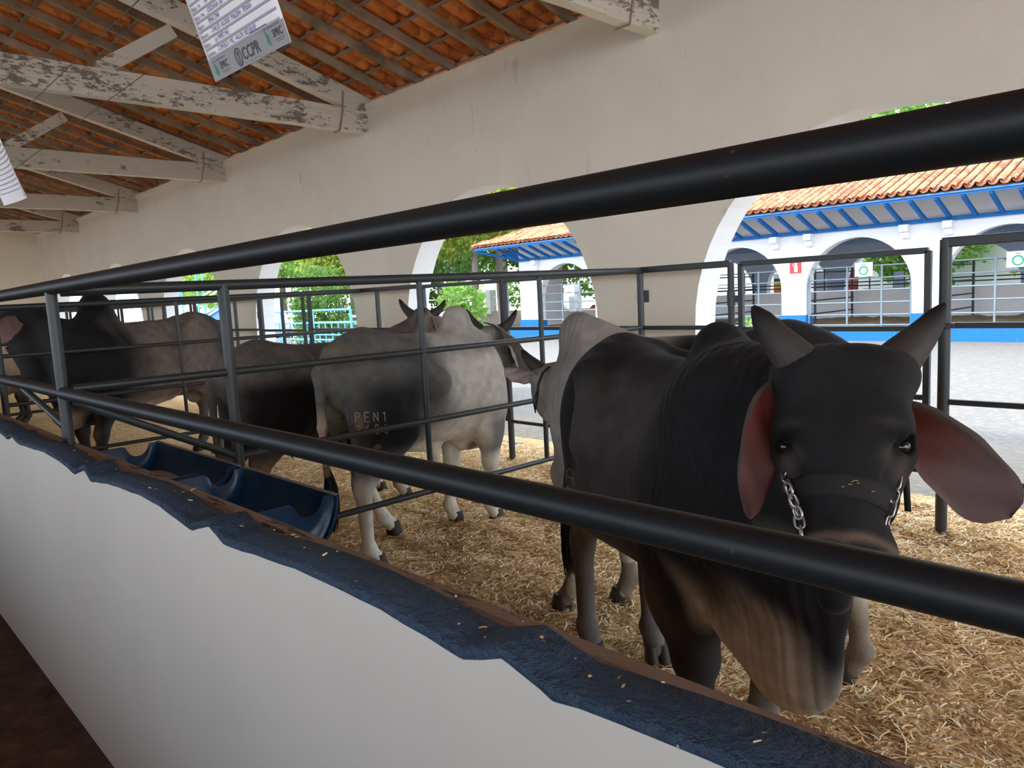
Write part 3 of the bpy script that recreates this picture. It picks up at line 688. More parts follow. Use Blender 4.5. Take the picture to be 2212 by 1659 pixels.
def tree(x, y, H, R, mat, lab, n=9000, size=.13, trunk=.22, seed=1, crown=.52, bark='bark', cat='tree', low=0.0, group=None):
    r = random.Random(seed); t = empty('tree' if cat == 'tree' else 'shrub', (x, y, -.04), lab, cat, group)
    mb = MB(); top = H * (1 - crown * .6); lean = r.uniform(-.06, .06)
    mb.tube([(x, y, -.05), (x + lean * H * .3, y, top * .5), (x + lean * H * .5, y + .1, top)], [trunk, trunk * .75, trunk * .4], 8)
    for i in range(6):
        a = r.uniform(0, 6.28); z0 = top * r.uniform(.55, .95); L_ = R * r.uniform(.6, .95); mb.tube([(x + lean * H * .4, y, z0), (x + math.cos(a) * L_ * .5, y + math.sin(a) * L_ * .5, z0 + L_ * .35), (x + math.cos(a) * L_, y + math.sin(a) * L_, z0 + L_ * .8)], [trunk * .35, trunk * .2, .02], 6)
    mb.build('trunk', M[bark], t, recalc=False)
    zc = H - R * .75; bl = [(x, y, zc, R * .8, .8)]
    for i in range(9):
        a = r.uniform(0, 6.28); d = R * r.uniform(.4, .75); bl.append((x + math.cos(a) * d, y + math.sin(a) * d, zc + r.uniform(-.55, .35) * R - low, R * r.uniform(.32, .55), .8))
    if cat == 'shrub': bl += [(x + r.uniform(-.3, .3) * R, y, zz, R * .75, 1.) for zz in np.arange(.25, max(.3, zc), R * .6)]
    V, F, T = leaves(bl, n, size, seed); me = fast_mesh('crown', V, F); at = me.attributes.new('tint', 'FLOAT', 'POINT'); at.data.foreach_set('value', T.astype(np.float32))
    link('crown', me, M[mat], t); return t
TR = [(-24.5, 21.5, 7.6, 3.0, 'leaf_y', 'yellow-green tree left of the barn corner, seen through the second arch', 11000, .11, .20),
      (-27.5, 26, 9.5, 4.0, 'leaf_g', 'darker green tree behind the yellow-green one left of the barn', 12000, .13, .26),
      (-26.5, 32.5, 11.5, 4.4, 'leaf_g', 'tall green tree rising over the barn\'s hipped roof end', 12000, .14, .30),
      (-17.0, 37, 14.2, 6.2, 'leaf_b', 'tall bright tree behind the barn, its top showing in the nearest arch', 15000, .16, .35),
      (-25.0, 36, 13.0, 5.5, 'leaf_g', 'tall green tree far behind the left end of the barn', 12000, .16, .35),
      (-31.0, 19.5, 7.5, 3.4, 'leaf_y', 'yellow-green tree filling the upper part of the third arch', 13000, .11, .2),
      (-34.5, 24, 8.5, 4.0, 'leaf_g', 'dark green tree on the right side of the third arch', 12000, .13, .24),
      (-41.0, 21, 8.5, 4.2, 'leaf_b', 'green tree behind the blue loading ramp', 12000, .13, .24),
      (-52.0, 24, 9.5, 5.0, 'leaf_y', 'light green tree seen through the fifth arch', 9000, .16, .26),
      (-62.0, 24, 9.5, 5.0, 'leaf_g', 'green tree seen through the farthest arches', 8000, .18, .28)]
for i, (x, y, H, R, m_, lab, n, sz, tk) in enumerate(TR): tree(x, y, H, R, m_, lab, n, sz, tk, seed=20 + i)
for i, (x, y, H, R, lab) in enumerate([(-30, 33, 7, 3.5, 'green tree behind the low stone wall, left of the barn'), (-40, 32, 8, 4, 'green tree far behind the blue railing'), (-12, 42, 8, 4, 'green tree seen through the barn, behind the banners'), (-5, 42, 8.5, 4.5, 'green tree seen through the barn at the right'), (-47, 33, 8, 4, 'green tree far back, left of the blue railing')]):
    tree(x, y, H, R, 'leaf_g' if i % 2 else 'leaf_b', lab, 7000, .17, .2, seed=50 + i, crown=.7, low=.8)
tree(-9.45, 8.0, 1.95, .50, 'leaf_b', 'bright broad-leaved shrub just outside the second arch', 1800, .065, .035, seed=71, cat='shrub', low=.5, crown=.95)
tree(-8.05, 15.0, .95, .62, 'leaf_b', 'low bright green bush at the foot of the barn, left of the bull\'s horn', 900, .09, .03, seed=72, cat='shrub', low=.1, crown=1.)
tree(-27.2, 15.5, 3.4, 1.5, 'leaf_g', 'green shrub beside the right end of the blue railing', 5000, .08, .05, seed=73, cat='shrub', low=.9, crown=.95)
# perimeter wall and white pillars
p = empty('perimeter_wall', (-30, 30, 0), 'low rough stone wall with white pillars and rail at the far side of the garden', 'wall')
M['stone'] = m_plaster('stone', (.42, .36, .28), stain=(.15, .12, .1), amt=.9, bump=1.0)
MB().box((-70, 29.9, -.05), (-21.6, 30.2, .75)).build('stone_wall', M['stone'], p)
for i in range(14): MB().box((-66 + i * 3.3, 29.8, .6), (-65.6 + i * 3.3, 30.3, 2.0)).build('pillar', M['white_wall'], p)
for z in (1.1, 1.55): MB().box((-70, 30.02, z), (-21.6, 30.07, z + .06)).build('rail', M['white_wall'], p)
tag(MB().box((-75, 46, -.05), (30, 46.3, 3.2)).build('garden_wall', M['white_wall']), 'long white boundary wall far behind the trees and barn', 'wall')
# light blue railings by the third arch
def railing(x0, x1, y, zt, lab, n=8, mids=(.45,), posts=6):
    r = empty('railing', ((x0 + x1) / 2, y, 0), lab, 'railing')
    MB().tube([(x0, y, zt), (x1, y, zt)], .035, 8).build('top_rail', M['steel_blue'], r)
    for m_ in mids: MB().tube([(x0, y, zt * m_), (x1, y, zt * m_)], .03, 8).build('rail', M['steel_blue'], r)
    for i in range(posts): xx = x0 + (x1 - x0) * i / (posts - 1); MB().tube([(xx, y, -.04), (xx, y, zt)], .04 if i in (0, posts - 1) else .025, 8).build('post', M['steel_blue'], r)
railing(-30.5, -20.9, 13, 1.43, 'light blue pipe railing seen through the third arch', mids=(.70, .30), posts=5)
railing(-29.5, -21.6, 14.6, .95, 'lower light blue railing behind the first blue railing', mids=(.5,), posts=18)
w1 = empty('white_railing', (-26, 16.5, 0), 'white double rail behind the blue railings', 'railing')
for z in (.75, 1.05): MB().box((-32, 16.48, z), (-20, 16.54, z + .09)).build('rail', M['white_wall'], w1)
for i in range(6): MB().box((-31.5 + i * 2.2, 16.47, -.04), (-31.4 + i * 2.2, 16.56, 1.1)).build('post', M['white_wall'], w1)
# loading ramp seen through the fourth arch
rp = empty('loading_ramp', (-33, 13.5, 0), 'blue sheet-metal loading ramp with white sloping rails', 'ramp')
mb = MB(); mb.prism([(-37, -.04), (-30.2, -.04), (-30.2, 2.35), (-34.3, 1.35), (-37, .5)], 1, 13.5, 13.56); mb.build('side_panel', M['blue_panel'], rp)
for dz in (.42, .62, -.35, -.95): MB().tube([(-36.5, 13.44, 1.05 + dz), (-30.2, 13.44, 2.45 + dz)], .04, 8).build('sloping_rail', M['white_wall'], rp)
for x in (-36.2, -34.3, -33.6, -30.3): MB().tube([(x, 13.42, -.04), (x, 13.42, 3.1 + .2 * (x + 36) * .5)], .05, 8).build('post', M['steel_blue'], rp)
def car(x, y, col, lab):
    c = empty('car', (x, y, -.04), lab, 'car')
    pr = [(-2.1, .25), (-2.15, .62), (-1.9, .82), (-1.1, .92), (-.55, 1.38), (.75, 1.42), (1.45, .98), (2.05, .86), (2.15, .5), (2.1, .25)]
    MB().prism([(x + a, b) for a, b in pr], 1, y - .82, y + .82).build('body', m_plain('car_paint', col, .3), c, bev=.06)
    MB().prism([(x + a, b) for a, b in [(-.95, .95), (-.5, 1.32), (.68, 1.35), (1.2, .98)]], 1, y - .84, y + .84).build('windows', M['eye'], c)
    for a in (-1.35, 1.35):
        for q in (-.83, .83): MB().tube([(x + a, y + q - .09, .28), (x + a, y + q + .09, .28)], .31, 18).build('wheel', M['steel_dark'], c)
car(-33.5, 34.5, (.70, .71, .72), 'silver car parked beyond the stone wall, seen through the second arch')
car(-27.0, 35.5, (.55, .04, .04), 'red car parked beyond the stone wall')
car(-39.0, 18.8, (.75, .76, .78), 'white car parked behind the blue railings')
for i, (x, y) in enumerate([(-26.2, 27.8), (-29.8, 28.4), (-24.0, 25.6), (-33.2, 27.5)]):
    t = MB(); t.tube([(x, y, -.04), (x + .1, y, 3.2), (x - .1, y + .2, 6)], [.18, .14, .08], 8); o = t.build('bare_tree', M['bark_white'] if i % 2 else M['bark']); tag(o, ['dark bare tree trunk between the second arch\'s posts', 'pale limewashed trunk left of the dark trunk', 'slim dark trunk nearest the barn corner', 'pale limewashed trunk farthest left in the second arch'][i], 'tree')

# ================================================================== HANGING CARDS AND WIRES
for y, z, lab in ((.815, 2.482, 'thin wire over the feed alley that carries the cards'), (1.05, 2.482, 'second thin wire, farther over the pens')):
    tag(MB().tube([(-23.9, y, z + .02), (-12, y, z - .0), (2, y, z)], .0016, 5).build('hanging_wire', M['steel_dark']), lab, 'wire')
def txt(parent, s, size, org, ux, uy, nn, mat, shear=0., bold=0., name='lettering', sx=1.0):
    c = bpy.data.curves.new(name, 'FONT'); c.body = s; c.size = size; c.shear = shear; c.offset = bold; c.resolution_u = 3
    o = bpy.data.objects.new('tmp_text', c); COL.objects.link(o); bpy.context.view_layer.update(); me = bpy.data.meshes.new_from_object(o.evaluated_get(bpy.context.evaluated_depsgraph_get()))
    bpy.data.objects.remove(o); ux, uy, nn, org = [np.array(q, float) for q in (ux, uy, nn, org)]
    for v in me.vertices: v.co = Vector(org + ux * v.co.x * sx + uy * v.co.y + nn * .0030)
    me.name = name; return link(name, me, mat, parent)
M['card'] = m_plain('card_white', (.86, .85, .89), .55); M['card_grey'] = m_plain('card_grey', (.28, .28, .29), .5); M['rule'] = m_plain('card_rule', (.38, .37, .41), .6); M['leafdark'] = m_plain('logo_green', (.05, .25, .13), .6); M['leafpale'] = m_plain('logo_pale_green', (.25, .55, .38), .6)
def card(org, Wd, Ht, tilt, lab, full=True, curl=0.):
    c = empty('hanging_card', tuple(org), lab, 'card'); O = np.array(org, float); ux = np.array([1., 0, -.02]); uy = np.array([0, -math.sin(tilt), math.cos(tilt)]); nn = np.cross(ux, uy)
    def Pt(a, b): return O + ux * a + uy * b + nn * (curl * ((a / Wd - .5) ** 2 * 4 - 1) * (1 - b / Ht))
    mb = MB(); rows = [[tuple(Pt(Wd * i / 12, Ht * j / 8)) for i in range(13)] for j in range(9)]; mb.grid(rows); o = mb.build('sheet', M['card'], c); so = o.modifiers.new('t', 'SOLIDIFY'); so.thickness = .001
    def rect(a0, a1, b0, b1, mat, name, dz=.0020):
        m2 = MB(); m2.grid([[tuple(Pt(a0 + (a1 - a0) * i / 8, b) + nn * dz) for i in range(9)] for b in (b0, b1)]); return m2.build(name, mat, c)
    pitch = .0222; rect(0, Wd, 0, .052, M['card_grey'] if full else M['card'], 'sponsor_band')
    n = int((Ht - .06) / pitch)
    for i in range(n): rect(.012, Wd - .012, .0525 + i * pitch, .0580 + i * pitch, M['rule'], 'ruled_line', .0024)
    clips = MB()
    for a in (.1, Wd - .1): clips.box(tuple(O + ux * a + uy * (Ht - .01) - [.006, .004, 0]), tuple(O + ux * a + uy * (Ht + .012) + [.006, .004, 0]))
    clips.build('clip', M['steel_dark'], c)
    if not full: return c
    lb = ['Localidade:', 'Criador:', 'Expositor:', 'Registro:', 'Filiação - Mãe:', 'Filiação - Pai:']
    hw = ['CURVELO / MG_ VALOR. R$7.000,00', '(x) 99987.1965', 'CARLOS  ALOISIO  MALDINI   PENNA', 'PENA 2748', 'JORDANIA  JAS', 'NA']
    for i, (a, b) in enumerate(zip(lb, hw)):
        y0 = .0605 + i * pitch; txt(c, a, .0125, Pt(.014, y0), ux, uy, nn, M['ink'], name='printed_label', sx=.85)
        txt(c, b, .0170, Pt(.080 if i < 4 else .094, y0 + .0005), ux, uy, nn, M['pen_ink'], shear=.25, name='handwriting', sx=.80)
    rect(.255, .345, .0585, .0600, M['pen_ink'], 'underline', .0030)
    txt(c, 'CCPR', .040, Pt(.190, .013), ux, uy, nn, M['ink'], bold=.0006, name='sponsor_name', sx=.92); txt(c, 'COMPRA E VENDE PRODUTOR RURAL', .0052, Pt(.19, .005), ux, uy, nn, M['rule'], name='small_print')
    m2 = MB()
    def rr(cx, cy, r0, r1, sq=1.25): m2.grid([[tuple(Pt(cx, cy) + ux * r * math.cos(a) + uy * r * sq * math.sin(a) + nn * .0030) for a in np.linspace(0, 2 * math.pi, 28, endpoint=False)] for r in (r0, r1)], closed=True, sm=False)
    rr(.168, .026, .0145, .0175)
    for dx in (-.004, .004): m2.add([tuple(Pt(.168 + dx + q, z) + nn * .0030) for q, z in ((-.0012, .010), (.0012, .010), (.0012, .034), (-.0012, .034))], [(0, 1, 2, 3)])
    m2.add([tuple(Pt(.168 + q, z) + nn * .0031) for q, z in ((-.009, .030), (0, .042), (.009, .030), (0, .034))], [(0, 1, 2, 3)]); m2.build('arrow_emblem', M['ink'], c)
    for bx, by in ((.020, .004), (.318, .008)):
        txt(c, 'SPRC', .0235, Pt(bx + .038, by + .017), ux, uy, nn, M['ink'], bold=.0004, name='sponsor_name', sx=.9); txt(c, 'A CASA DO PRODUTOR RURAL', .0058, Pt(bx, by + .039), ux, uy, nn, M['ink'], name='small_print')
        txt(c, 'Sindicato dos Produtores\n      Rurais de Curvelo', .0046, Pt(bx + .040, by + .010), ux, uy, nn, M['ink'], name='small_print')
        for mt, nm, dx0 in (('leafdark', 'leaf_emblem', 0), ('leafpale', 'pale_leaf_emblem', .006)):
            m3 = MB()
            for q in range(5):
                z0 = by + .004 + q * .0055
                m3.add([tuple(Pt(bx + .018 + dx0 * .6, z0) + nn * .0030), tuple(Pt(bx + .004 + dx0 * 4, z0 + .010) + nn * .0030), tuple(Pt(bx + .006 + dx0 * 3.6, z0 + .0125) + nn * .0030), tuple(Pt(bx + .019 + dx0 * .6, z0 + .004) + nn * .0030)], [(0, 1, 2, 3)])
            m3.build(nm, M[mt], c)
    return c
card((-2.035, .902, 2.212), .42, .295, .30, 'white exhibitor card with handwriting and sponsor logos hanging above the feed alley')
card((-4.80, .90, 2.215), .47, .40, .26, 'curled white card hanging farther away, cut off by the left edge', full=False, curl=.05)

# ================================================================== CATTLE
# each animal is one continuous skin grown from a signed distance field of bones and muscles
class Field:
    def __init__(s, lo, hi, vox):
        s.lo = np.array(lo, float); s.vox = vox; s.n = np.ceil((np.array(hi) - s.lo) / vox).astype(int) + 1
        s.D = np.full(s.n, .5, np.float32)
    def _sub(s, lo, hi):
        a = np.maximum(0, np.floor((np.array(lo) - s.lo) / s.vox).astype(int)); b = np.minimum(s.n, np.ceil((np.array(hi) - s.lo) / s.vox).astype(int) + 1)
        if np.any(b <= a): return None
        ax = [(s.lo[i] + s.vox * np.arange(a[i], b[i])).astype(np.float32) for i in range(3)]
        X, Y, Z = np.meshgrid(*ax, indexing='ij', sparse=True)
        return (slice(a[0], b[0]), slice(a[1], b[1]), slice(a[2], b[2])), X, Y, Z
    def _mix(s, sl, d, k, op):
        A = s.D[sl]
        if op == '+': h = np.maximum(k - np.abs(A - d), 0) / k; s.D[sl] = np.minimum(A, d) - h * h * k * .25
        else: h = np.maximum(k - np.abs(A + d), 0) / k; s.D[sl] = np.maximum(A, -d) + h * h * k * .25
    def cone(s, p, q, r1, r2, k=.05, flat=1.0, ax=(0, 1, 0), op='+'):
        "round cone from p to q; flat < 1 squashes it along the direction ax"
        p = np.array(p, float); q = np.array(q, float); m = max(r1, r2) + k + .02
        g = s._sub(np.minimum(p, q) - m, np.maximum(p, q) + m)
        if g is None: return
        sl, X, Y, Z = g; ax = np.array(ax, float); ax /= np.linalg.norm(ax)
        x, y, z = X - p[0], Y - p[1], Z - p[2]; d = q - p
        if flat != 1.0:
            e = 1 / flat - 1; t = x * ax[0] + y * ax[1] + z * ax[2]
            x = x + t * ax[0] * e; y = y + t * ax[1] * e; z = z + t * ax[2] * e
            d = d + d.dot(ax) * ax * e
        L2 = max(1e-9, d.dot(d)); h = np.clip((x * d[0] + y * d[1] + z * d[2]) / L2, 0, 1)
        r = r1 + (r2 - r1) * h
        dd = (np.sqrt((x - d[0] * h) ** 2 + (y - d[1] * h) ** 2 + (z - d[2] * h) ** 2) - r) * (flat ** .5)
        s._mix(sl, dd.astype(np.float32), k, op)
    def ell(s, c, rad, k=.05, M=None, op='+'):
        c = np.array(c, float); rad = np.array(rad, float); m = rad.max() + k + .02
        g = s._sub(c - m, c + m)
        if g is None: return
        sl, X, Y, Z = g; x, y, z = X - c[0], Y - c[1], Z - c[2]
        if M is not None: M = np.array(M, float); x, y, z = [x * M[0][i] + y * M[1][i] + z * M[2][i] for i in range(3)]
        k0 = np.sqrt((x / rad[0]) ** 2 + (y / rad[1]) ** 2 + (z / rad[2]) ** 2); k1 = np.sqrt((x / rad[0] ** 2) ** 2 + (y / rad[1] ** 2) ** 2 + (z / rad[2] ** 2) ** 2)
        s._mix(sl, (k0 * (k0 - 1) / np.maximum(k1, 1e-6)).astype(np.float32), k, op)
    def surface(s):
        D = s.D; I = D < 0
        c = [I[i:I.shape[0]-1+i, j:I.shape[1]-1+j, k:I.shape[2]-1+k] for i in (0, 1) for j in (0, 1) for k in (0, 1)]
        a = c[0].copy(); o = c[0].copy()
        for x in c[1:]: a &= x; o |= x
        act = o & ~a; idx = np.argwhere(act); num = -np.ones(act.shape, np.int32); num[act] = np.arange(len(idx))
        P = np.zeros((len(idx), 3)); W = np.zeros(len(idx))
        corners = [(i, j, k) for i in (0, 1) for j in (0, 1) for k in (0, 1)]
        vals = {q: D[idx[:, 0] + q[0], idx[:, 1] + q[1], idx[:, 2] + q[2]].astype(float) for q in corners}
        for q in corners:
            for ax in range(3):
                if q[ax] == 0:
                    q2 = list(q); q2[ax] = 1; q2 = tuple(q2); va, vb = vals[q], vals[q2]; m = (va < 0) != (vb < 0)
                    t = np.where(m, va / np.where(m, va - vb, 1), 0); p = np.array(q, float)[None, :] + np.zeros((len(idx), 3)); p[:, ax] += t
                    P += p * m[:, None]; W += m
        P = (P / W[:, None] + idx) * s.vox + s.lo
        F = []
        for ax in range(3):
            b, c_ = [(1, 2), (2, 0), (0, 1)][ax]
            sa = [slice(None)] * 3; sb = [slice(None)] * 3; sa[ax] = slice(0, -1); sb[ax] = slice(1, None)
            for t in (b, c_): sa[t] = slice(1, -1); sb[t] = slice(1, -1)
            A = I[tuple(sa)]; B = I[tuple(sb)]
            for flip, m in ((False, A & ~B), (True, ~A & B)):
                e = np.argwhere(m)
                if not len(e): continue
                for t in (b, c_): e[:, t] += 1
                def cell(db, dc):
                    w = e.copy(); w[:, b] -= db; w[:, c_] -= dc; return num[w[:, 0], w[:, 1], w[:, 2]]
                q = np.stack([cell(1, 1), cell(0, 1), cell(0, 0), cell(1, 0)], 1)
                F.append(q[:, ::-1] if flip else q)
        return P, np.vstack(F)
def smooth01(a, b, x): t = np.clip((x - a) / (b - a), 0, 1); return t * t * (3 - 2 * t)
def vnoise(P, f, seed=0):
    "cheap smooth value noise on an array of points"
    Q = P * f + seed * 17.3; i = np.floor(Q).astype(np.int64); t = Q - i; t = t * t * (3 - 2 * t); R = 0
    for dx in (0, 1):
        for dy in (0, 1):
            for dz in (0, 1):
                h = ((i[:, 0] + dx) * 73856093) ^ ((i[:, 1] + dy) * 19349663) ^ ((i[:, 2] + dz) * 83492791); h = (h * 2654435761) & 0xffffffff
                w = (t[:, 0] if dx else 1 - t[:, 0]) * (t[:, 1] if dy else 1 - t[:, 1]) * (t[:, 2] if dz else 1 - t[:, 2]); R = R + w * (h / 4294967295.)
    return R
def m_hide():
    m = Mat('cattle_hide', .78, .12)
    co = m.attr('coat').outputs['Color']; fo = m.attr('fold').outputs['Fac']
    sp = m.noise(260, 3, .8); sp2 = m.noise(24, 5, .65)
    v = m.math('ADD', m.math('MULTIPLY', m.ramp(sp, [(.3, 0), (.7, 1)]), .55), m.math('MULTIPLY', sp2, .5))
    x = m.n('ShaderNodeMix', data_type='RGBA', blend_type='MULTIPLY'); x.inputs[0].default_value = 1.0
    m.l(co, x.inputs[6]); m.l(m.ramp(v, [(0, .55), (1, 1.5)]), x.inputs[7]); m.color(x.outputs[2])
    wv = m.n('ShaderNodeTexWave'); wv.inputs['Scale'].default_value = 9; wv.inputs['Distortion'].default_value = 3.2; wv.inputs['Detail'].default_value = 2; wv.inputs['Detail Scale'].default_value = 1.6
    m.l(m.co((1, .25, .16)), wv.inputs['Vector'])
    m.bump(m.math('MULTIPLY', wv.outputs['Fac'], fo), .22, .02)
    m.bump(m.noise(7, 3, .5), .35, .02); m.bump(m.noise(190, 2, .6, st=(1, 1, .35)), .35, .0016)
    m.b.inputs['Sheen Weight'].default_value = .03; m.b.inputs['Sheen Roughness'].default_value = .5
    return m.mat
M['hide'] = m_hide()
def m_hornmat():
    m = Mat('horn', .62, .25); n = m.noise(30, 5, .7, st=(1, 1, 1)); at = m.attr('tint').outputs['Fac']
    m.color(m.mix(m.ramp(at, [(.45, 0), (.85, 1)]), m.mix(n, (.022, .020, .018), (.060, .053, .045)), (.008, .008, .008))); m.bump(n, .5, .004); return m.mat
M['horn'] = m_hornmat()
M['hoof'] = m_plain('hoof', (.045, .038, .03), .6)
M['eyelid'] = m_plain('eyelid', (.012, .010, .010), .5)
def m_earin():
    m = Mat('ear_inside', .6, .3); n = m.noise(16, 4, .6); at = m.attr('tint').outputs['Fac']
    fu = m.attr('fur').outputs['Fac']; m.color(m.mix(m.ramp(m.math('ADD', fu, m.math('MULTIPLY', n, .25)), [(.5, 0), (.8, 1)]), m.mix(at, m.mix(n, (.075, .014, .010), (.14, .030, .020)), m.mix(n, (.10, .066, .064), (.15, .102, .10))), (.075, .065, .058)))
    m.b.inputs['Subsurface Weight'].default_value = .25; m.b.inputs['Subsurface Radius'].default_value = (.02, .006, .004); m.b.inputs['Subsurface Scale'].default_value = .5
    m.bump(m.noise(40, 4), .35, .004); return m.mat
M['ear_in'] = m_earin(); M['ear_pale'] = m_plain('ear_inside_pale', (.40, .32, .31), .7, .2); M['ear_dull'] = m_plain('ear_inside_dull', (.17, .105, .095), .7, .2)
M['black_hair'] = m_plain('black_hair', (.006, .006, .007), .45, .4)
M['web'] = m_plain('halter_webbing', (.024, .023, .021), .85, .15)
M['strap'] = m_plain('halter_strap', (.02, .02, .022), .7, .3)
M['chain'] = m_plain('chain_steel', (.42, .42, .43), .35, .5, .9)

def cattle(name, label, P):
    """P: pos (ground point under the hips-shoulders middle), yaw, s (scale), sx (length), sy (width), head (poll, muzzle dir, face normal in world), coat function"""
    s = P.get('s', 1.); sx = s * P.get('sx', 1.); sy = s * P.get('sy', 1.); yaw = P['yaw']; cy, sn = math.cos(yaw), math.sin(yaw); pos = np.array([*P['pos'], P.get('z', 0.)])
    def L(x, y, z): x, y, z = x * sx, y * sy, z * s; return np.array([pos[0] + x * cy - y * sn, pos[1] + x * sn + y * cy, pos[2] + z])
    def inv(Q): d = Q - pos; return np.stack([(d[:, 0] * cy + d[:, 1] * sn) / sx, (-d[:, 0] * sn + d[:, 1] * cy) / sy, d[:, 2] / s], 1)
    side = np.array([-sn, cy, 0]); fwd = np.array([cy, sn, 0]); B = np.array([fwd, side, [0, 0, 1]]).T
    hd = P['head']; O = np.array(hd['poll'], float); U = _n(hd['dir']); Wn = np.array(hd['up'], float); Wn = _n(Wn - U * Wn.dot(U)); Vn = np.cross(Wn, U); hs = hd.get('s', s); HM = np.array([U, Vn, Wn]).T; hu = hd.get('hu', 1.)
    def Hh(u, v, w): return O + (U * u * hu + Vn * v + Wn * w) * hs      # u to the muzzle, v to the animal's left, w out of the face
    pts = np.array([L(-1.15, -.45, -.02), L(-1.15, .45, -.02), L(.95, -.45, 1.7), L(.95, .45, 1.7), O + .3 * U, O - .3 * U, O + .75 * U * hs, O + .2 * Vn, O - .2 * Vn] + list(P.get('bound', [])))
    F = Field(pts.min(0) - .12, pts.max(0) + .12, P.get('vox', .012)); C, E = F.cone, F.ell
    R = s
    leg = P.get('leg', {})
    # trunk
    E(L(-.60, 0, 1.13), (.34 * sx, .265 * sy, .27 * s), .06, B)
    C(L(-.38, 0, .985), L(.34, 0, .95), .335 * R, .355 * R, .10, .80 * P.get('sy', 1.), side)
    C(L(-.55, 0, 1.24), L(.30, 0, 1.235), .115 * R, .10 * R, .10)
    C(L(-.82, 0, 1.26), L(-.60, 0, 1.335), .05 * R, .06 * R, .10)
    E(L(.46, 0, .93), (.30 * sx, .255 * sy, .40 * s), .08, B)
    for q in (-1, 1):
        C(L(-.38, q * .225, 1.28), L(-.50, q * .13, 1.33), .045 * R, .05 * R, .07)          # hip bone
        C(L(-.38, q * .23, 1.27), L(-.20, q * .27, 1.05), .04 * R, .10 * R, .10)
        C(L(-.90, q * .095, 1.16), L(-.78, q * .12, 1.10), .040 * R, .08 * R, .07)           # pin bone
        E(L(.42, q * .20, .92), (.17 * sx, .085 * sy, .30 * s), .08, B)                      # shoulder blade
    hz = P.get('hump', 1.); hb = P.get('humpback', 0.); hw = P.get('humpwide', 1.)
    C(L(.30, 0, 1.22), L(.36 - hb, 0, 1.22 + .20 * hz), .15 * R * hw, .105 * R * hw, .06, .72, side)
    C(L(.44, 0, 1.16), L(.38 - hb, 0, 1.20 + .20 * hz), .15 * R * hw, .095 * R * hw, .06, .72, side)
    # neck
    nk = Hh(.08, 0, -.13); C(L(.48, 0, 1.10), nk, .27 * R, .155 * hs, .10, .66, np.cross(_n(nk - L(.48, 0, 1.1)), [0, 0, 1]))
    C(L(.52, 0, .92), Hh(.16, 0, -.19), .24 * R, .10 * hs, .09, .55, np.cross(_n(nk - L(.48, 0, 1.1)), [0, 0, 1]))
    # dewlap
    for (a, ra, b, rb, fl) in P.get('dewlap', [(L(.62, 0, .72), .20 * R, L(.74, 0, .62), .10 * R, .30), (L(.74, 0, .64), .12 * R, Hh(.22, 0, -.30), .07 * hs, .28), (L(.45, 0, .66), .17 * R, L(.66, 0, .56), .08 * R, .4)]):
        C(a, b, ra, rb, .06, fl, np.cross(_n(np.array(b) - np.array(a)), [0, 0, 1]) if abs(_n(np.array(b) - np.array(a))[2]) < .9 else side)
    # belly fold and sheath
    if P.get('sheath', True):
        C(L(-.22, 0, .72), L(.02, 0, .60), .13 * R, .05 * R, .08, .45, side); C(L(.02, 0, .64), L(.045, 0, .50), .062 * R, .032 * R, .04)
    # legs
    def V2_(a, d): return L(a[0] + d[0], a[1] + d[1], a[2])
    feet = []
    for nm, (fx, fy) in P.get('feetw', {}).items():
        q = inv(np.array([[fx, fy, pos[2]]]))[0]; b0 = {'fr': (.53, -.165), 'fl': (.53, .165), 'hr': (-.67, -.16), 'hl': (-.67, .16)}[nm]; leg[nm] = (q[0] - b0[0], q[1] - b0[1])
    FR_ = R * P.get('foreleg', 1.)
    for q, nm in ((-1, 'fr'), (1, 'fl')):
        dx, dy = leg.get(nm, (0, 0))
        sh = L(.46, q * .19, .82); el = L(.46 + dx * .25, q * .185 + dy * .25, .64); kn = L(.49 + dx * .6, q * .17 + dy * .6, .43); fe = L(.47 + dx * .92, q * .165 + dy * .92, .14); pa = L(.52 + dx, q * .165 + dy, .07)
        C(sh, el, .125 * FR_, .098 * FR_, .07, .8, side); C(el, kn, .092 * FR_, .056 * FR_, .05); E(kn, (.060 * FR_, .056 * FR_, .062 * FR_), .03, B)
        C(kn - [0, 0, .03], fe, .047 * FR_, .036 * FR_, .03); E(fe, (.047 * R, .045 * R, .045 * R), .02, B); C(fe, pa, .042 * R, .046 * R, .02); feet.append((pa, q, 1))
    for q, nm in ((-1, 'hr'), (1, 'hl')):
        dx, dy = leg.get(nm, (0, 0))
        hp = L(-.60, q * .135, 1.03); st = L(-.48 + dx * .2, q * .19 + dy * .2, .80); hk = L(-.78 + dx * .6, q * .165 + dy * .6, .50); fe = L(-.735 + dx * .95, q * .16 + dy * .95, .14); pa = L(-.68 + dx, q * .16 + dy, .07)
        E(L(-.62 + dx * .1, q * .15 + dy * .1, .93), (.225 * sx, .118 * sy, .31 * s), .07, B)
        C(hp, st, .17 * R, .125 * R, .08, .72, side); C(L(-.70, q * .14, .90), hk, .135 * R, .050 * R, .06, .75, side); C(st, hk + B @ np.array([.035 * R, 0, .02]), .115 * R, .052 * R, .06, .8, side)
        E(hk, (.062 * R, .044 * R, .068 * R), .03, B); C(hk + B @ np.array([-.045 * R, 0, .045 * R]), hk + B @ np.array([-.05 * R, 0, .10 * R]), .026 * R, .018 * R, .03)
        C(hk, fe, .047 * R, .037 * R, .03); E(fe, (.048 * R, .045 * R, .045 * R), .02, B); C(fe, pa, .042 * R, .047 * R, .02); feet.append((pa, q, -1))
    if P.get('scrotum'): C(L(-.52, 0, .78), L(-.54, 0, .60), .06 * R, .075 * R, .03)
